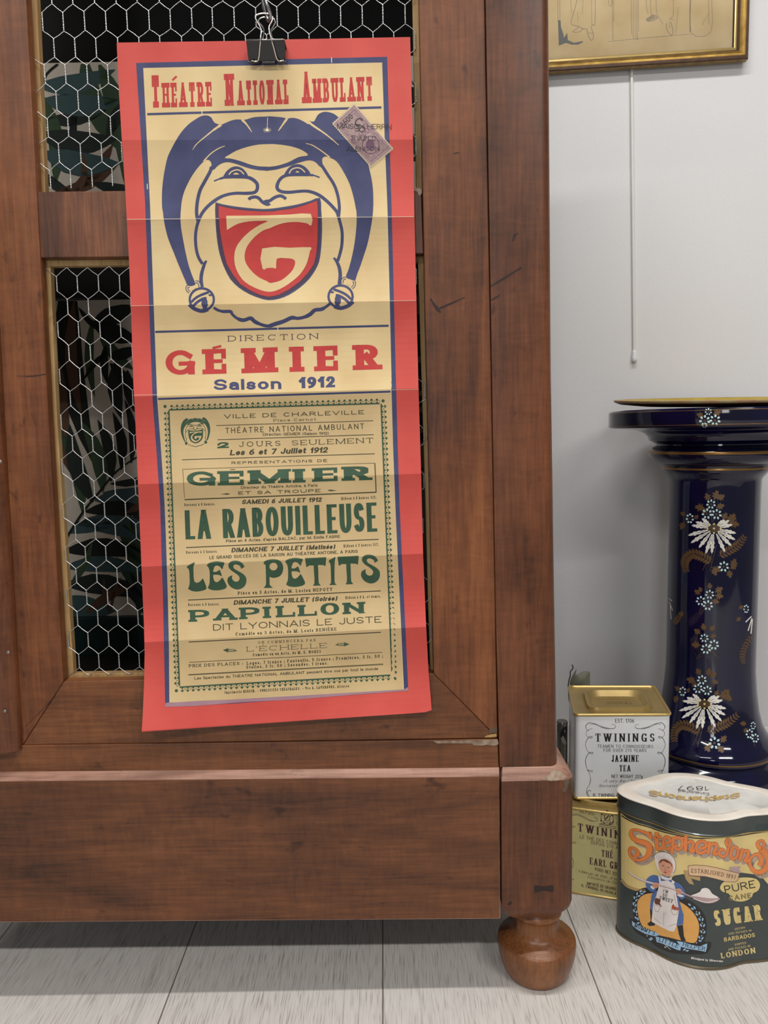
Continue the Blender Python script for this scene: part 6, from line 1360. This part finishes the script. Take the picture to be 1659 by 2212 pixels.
for Z, pts, wd in ((k5, ((135, -60), (138, 300)), .8), (k5, ((162, -60), (165, 300)), .8), (k5, ((310, -60), (322, 80), (325, 180)), .8), (k5, ((415, -60), (380, 100), (345, 210), (322, 320), (345, 350), (430, 370), (480, 400), (545, 405)), 1), (k5, ((430, 370), (400, 405), (345, 440), (380, 452), (450, 440), (490, 400)), 1),
                   (k5, ((545, 405), (555, 470), (575, 530), (610, 565), (635, 520), (625, 450), (600, 390)), 1.1), (k5, ((560, 465), (630, 460)), .7), (k5, ((600, 390), (625, 345), (655, 325), (660, -60)), .9), (k5, ((608, -60), (610, 360)), .7), (k5, ((490, -60), (480, 200)), .6), (k5, ((410, 170), (420, 300)), .6),
                   (k5, ((845, -60), (848, 60), (890, 85), (890, -60)), .8), (k5, ((900, -60), (908, 570)), .9), (k5, ((920, -60), (918, 300)), .6), (k5, ((1160, -60), (1168, 480)), .9), (k5, ((1190, -60), (1190, 545)), .7), (k5, ((1215, -60), (1218, 560)), .6), (k5, ((1245, -60), (1245, 500), (1260, 545)), .9), (k5, ((1262, -60), (1268, 440)), .7),
                   (k5, ((1365, -60), (1380, 110), (1400, 190)), .8), (k5, ((1435, -60), (1438, 170), (1465, 220)), .8), (k5, ((1370, 270), (1420, 240), (1470, 210), (1510, 220), (1535, 250), (1480, 285), (1400, 298), (1370, 280)), 1.1), (k5, ((1510, -60), (1520, 170), (1560, 260), (1610, 340)), .8), (k5, ((830, 585), (1200, 545), (1659, 505)), .6),
                   (k6, ((345, -60), (350, 200), (300, 260), (345, 270)), .8), (k6, ((250, 320), (265, 420), (320, 490), (345, 440), (330, 360), (310, 300)), 1.1), (k6, ((290, 300), (300, 390)), .7), (k6, ((20, 520), (330, 495), (600, 470)), .6), (k6, ((580, -60), (580, 440)), 1.6), (k6, ((600, -60), (595, 455), (870, 440), (875, -60)), .8), (k6, ((835, -60), (842, 340)), .8),
                   (k6, ((850, 180), (760, 310), (770, 345)), .6), (k6, ((420, 100), (380, 480)), .6)):
    P.line(cr(Z(*pts), n=3), wd, m_pen, 1)
P.fill(k5((138, 280), (175, 290), (180, 380), (215, 480), (220, 530), (268, 460), (275, 560), (360, 600), (480, 575), (490, 590), (420, 625), (330, 625), (250, 600), (150, 640)), m_penb, 1)
P.fill(k5((1370, 272), (1470, 215), (1530, 248), (1400, 296)), mat('pencil_shade', (168, 152, 122), .7), 1)
P.emit(mb); mb.build('drawing', pic, weld=False, flipfix=False)
gm = bpy.data.materials.new('picture_glass'); gm.use_nodes = True; nt = gm.node_tree; nt.nodes.clear()
o_ = nt.nodes.new('ShaderNodeOutputMaterial'); mx = nt.nodes.new('ShaderNodeMixShader'); tr = nt.nodes.new('ShaderNodeBsdfTransparent'); gl = nt.nodes.new('ShaderNodeBsdfGlossy'); fr = nt.nodes.new('ShaderNodeFresnel')
gl.inputs['Roughness'].default_value = .02; fr.inputs[0].default_value = 1.45; nt.links.new(fr.outputs[0], mx.inputs[0]); nt.links.new(tr.outputs[0], mx.inputs[1]); nt.links.new(gl.outputs[0], mx.inputs[2]); nt.links.new(mx.outputs[0], o_.inputs[0])
mb = MB(); r_ = prect(.028, .0145); mb.add(r_+[p-WN*.0015 for p in r_], [(0, 1, 2, 3), (7, 6, 5, 4), (0, 4, 5, 1), (1, 5, 6, 2), (2, 6, 7, 3), (3, 7, 4, 0)], gm); mb.build('glass_pane', pic)
# pull rod hanging down the wall
m_pl = mat('white_plastic', (216, 214, 210), .4, var=.02); m_kn = mat('knob_white', (222, 222, 226), .35, var=.02)
ra, rb = on_wall(1363.5, 60, .0045), on_wall(1370, 760, .0045)
rod = empty('pull_rod', on_wall(1370, 782, .0045), 'thin white pull rod with end knob hanging down the wall below the picture', 'pull rod')
mb = MB(); mb.tube([ra, rb], .0034, m_pl, 8); mb.build('rod', rod, auto=50)
mb = MB(); kt, kb = on_wall(1370, 757, .0062), on_wall(1370.5, 782, .0062); ax = kb-kt
mb.tube([kt+ax*t for t in (0, .15, .35, .6, .8, .95, 1)], [.0036, .0045, .0048, .0060, .0062, .005, .003], m_kn, 14); mb.build('knob', rod, smooth=True)
# ================================================================== SMALL THINGS BEHIND THE TINS
m_vial = mat('tube_silver', (130, 126, 120), .25, .7, var=.15); m_vb = mat('tube_black', (30, 28, 30), .35)
vc = on_y(1214.5, 1557, .52); vr = 11.6*(vc-C).dot(F_)/FPX
tb = empty('small_tube', (vc.x, .52, 0), 'small dark cylindrical tube standing between cabinet and white tin', 'tube')
mb = MB(); mb.lathe([(vr, 0), (vr, vc.z-.006)], m_vial, (vc.x, .52), 28); mb.build('tube_body', tb, auto=40)
mb = MB(); mb.lathe([(vr*1.02, vc.z-.006), (vr*1.02, vc.z-.001), (vr*.95, vc.z), (vr*.8, vc.z-.0006)], m_vial, (vc.x, .52), 28); mb.build('cap', tb, auto=40)
def on_tube(px, py):
    d = ray(px, py); d2 = Vector((d.x, d.y)); o2 = Vector((C.x-vc.x, C.y-.52)); a = d2.dot(d2); b = 2*o2.dot(d2); c = o2.dot(o2)-vr*vr; q = b*b-4*a*c
    t = (-b-math.sqrt(max(q, 0)))/(2*a); return C+d*t
P = Print(on_tube, 3, 200, step=.0003); kk = lambda *p: zc(1190, 1420, 10.055, p)
P.fill(kk((200, 1740), (210, 1620), (260, 1530), (310, 1500), (350, 1510), (345, 1660), (330, 1700), (330, 1800), (290, 1760), (250, 1740)), m_vb, 1); P.fill(kk((140, 1440), (155, 1430), (160, 1640), (145, 1640)), m_vb, 1)
P.fill(kk((215, 1760), (260, 1700), (300, 1760), (330, 1850), (310, 1920), (250, 1850)), mat('tube_grey', (150, 144, 134), .5), 2); P.fill(kk((285, 1590), (310, 1570), (320, 1610), (300, 1640)), mat('tube_grey', (150, 144, 134), .5), 2)
mb = MB(); P.emit(mb); mb.build('tube_print', tb, weld=False)
YL = .485
m_leaf = mat('dried_leaf', (120, 122, 104), .7, var=.12, scale=60, rgb2=(98, 100, 84)); m_stem = mat('dried_stem', (62, 56, 46), .7)
base = on_y(1240, 1500, YL); spr = empty('dried_sprig', (base.x, YL, 0), 'dried grey green leaf sprig standing behind the white tin', 'sprig')
def leafmesh(name, out, bow, m):
    n_ = len(out); cx = sum(p[0] for p in out)/n_; cy = sum(p[1] for p in out)/n_; mb = MB(); rings = []
    for k in (1, .75, .45, .12):
        rings.append([on_y(cx+(x-cx)*k, cy+(y-cy)*k, YL-bow*(1-k*k)) for x, y in out])
    mb.loft(rings, m, False, True); mb.loft([[p+Vector((0, .0005, 0)) for p in r] for r in rings], m, False, True)
    k2 = [p+Vector((0, .0005, 0)) for p in rings[0]]; mb.loft([rings[0], k2], m, False, False)
    return mb.build(name, spr, auto=50)
leafmesh('leaf', cr(kk((480, 560), (530, 400), (610, 355), (720, 300), (840, 318), (846, 430), (850, 560), (830, 700), (650, 720), (520, 660)), True, 4), .006, m_leaf)
leafmesh('leaf', cr(kk((415, 560), (450, 440), (500, 340), (556, 252), (545, 330), (515, 440), (485, 560), (450, 680)), True, 4), .004, m_leaf)
mb = MB(); c = cr(kk((375, 640), (390, 520), (420, 400), (425, 310), (480, 230), (460, 160)), n=4); mb.tube([on_y(x, y, YL) for x, y in c], [.0011, .0011, .0012, .0014]*6+[.0011]*(len(c)-24) if len(c) > 24 else [.0012]*len(c), m_stem, 6); mb.build('twig', spr, smooth=True)
mb = MB(); mb.tube([Vector((base.x+.004, YL+.004, 0)), Vector((base.x+.002, YL+.003, .15)), on_y(1237, 1560, YL), on_y(1236, 1510, YL)], [.0022, .002, .0018, .001], m_stem, 8)
mb.tube([on_y(1237, 1560, YL), on_y(1255, 1500, YL), on_y(1262, 1475, YL-.004)], .0011, m_stem, 6); mb.tube([on_y(1237, 1560, YL), on_y(1229, 1510, YL), on_y(1228, 1482, YL)], .0011, m_stem, 6); mb.build('stem', spr, smooth=True)
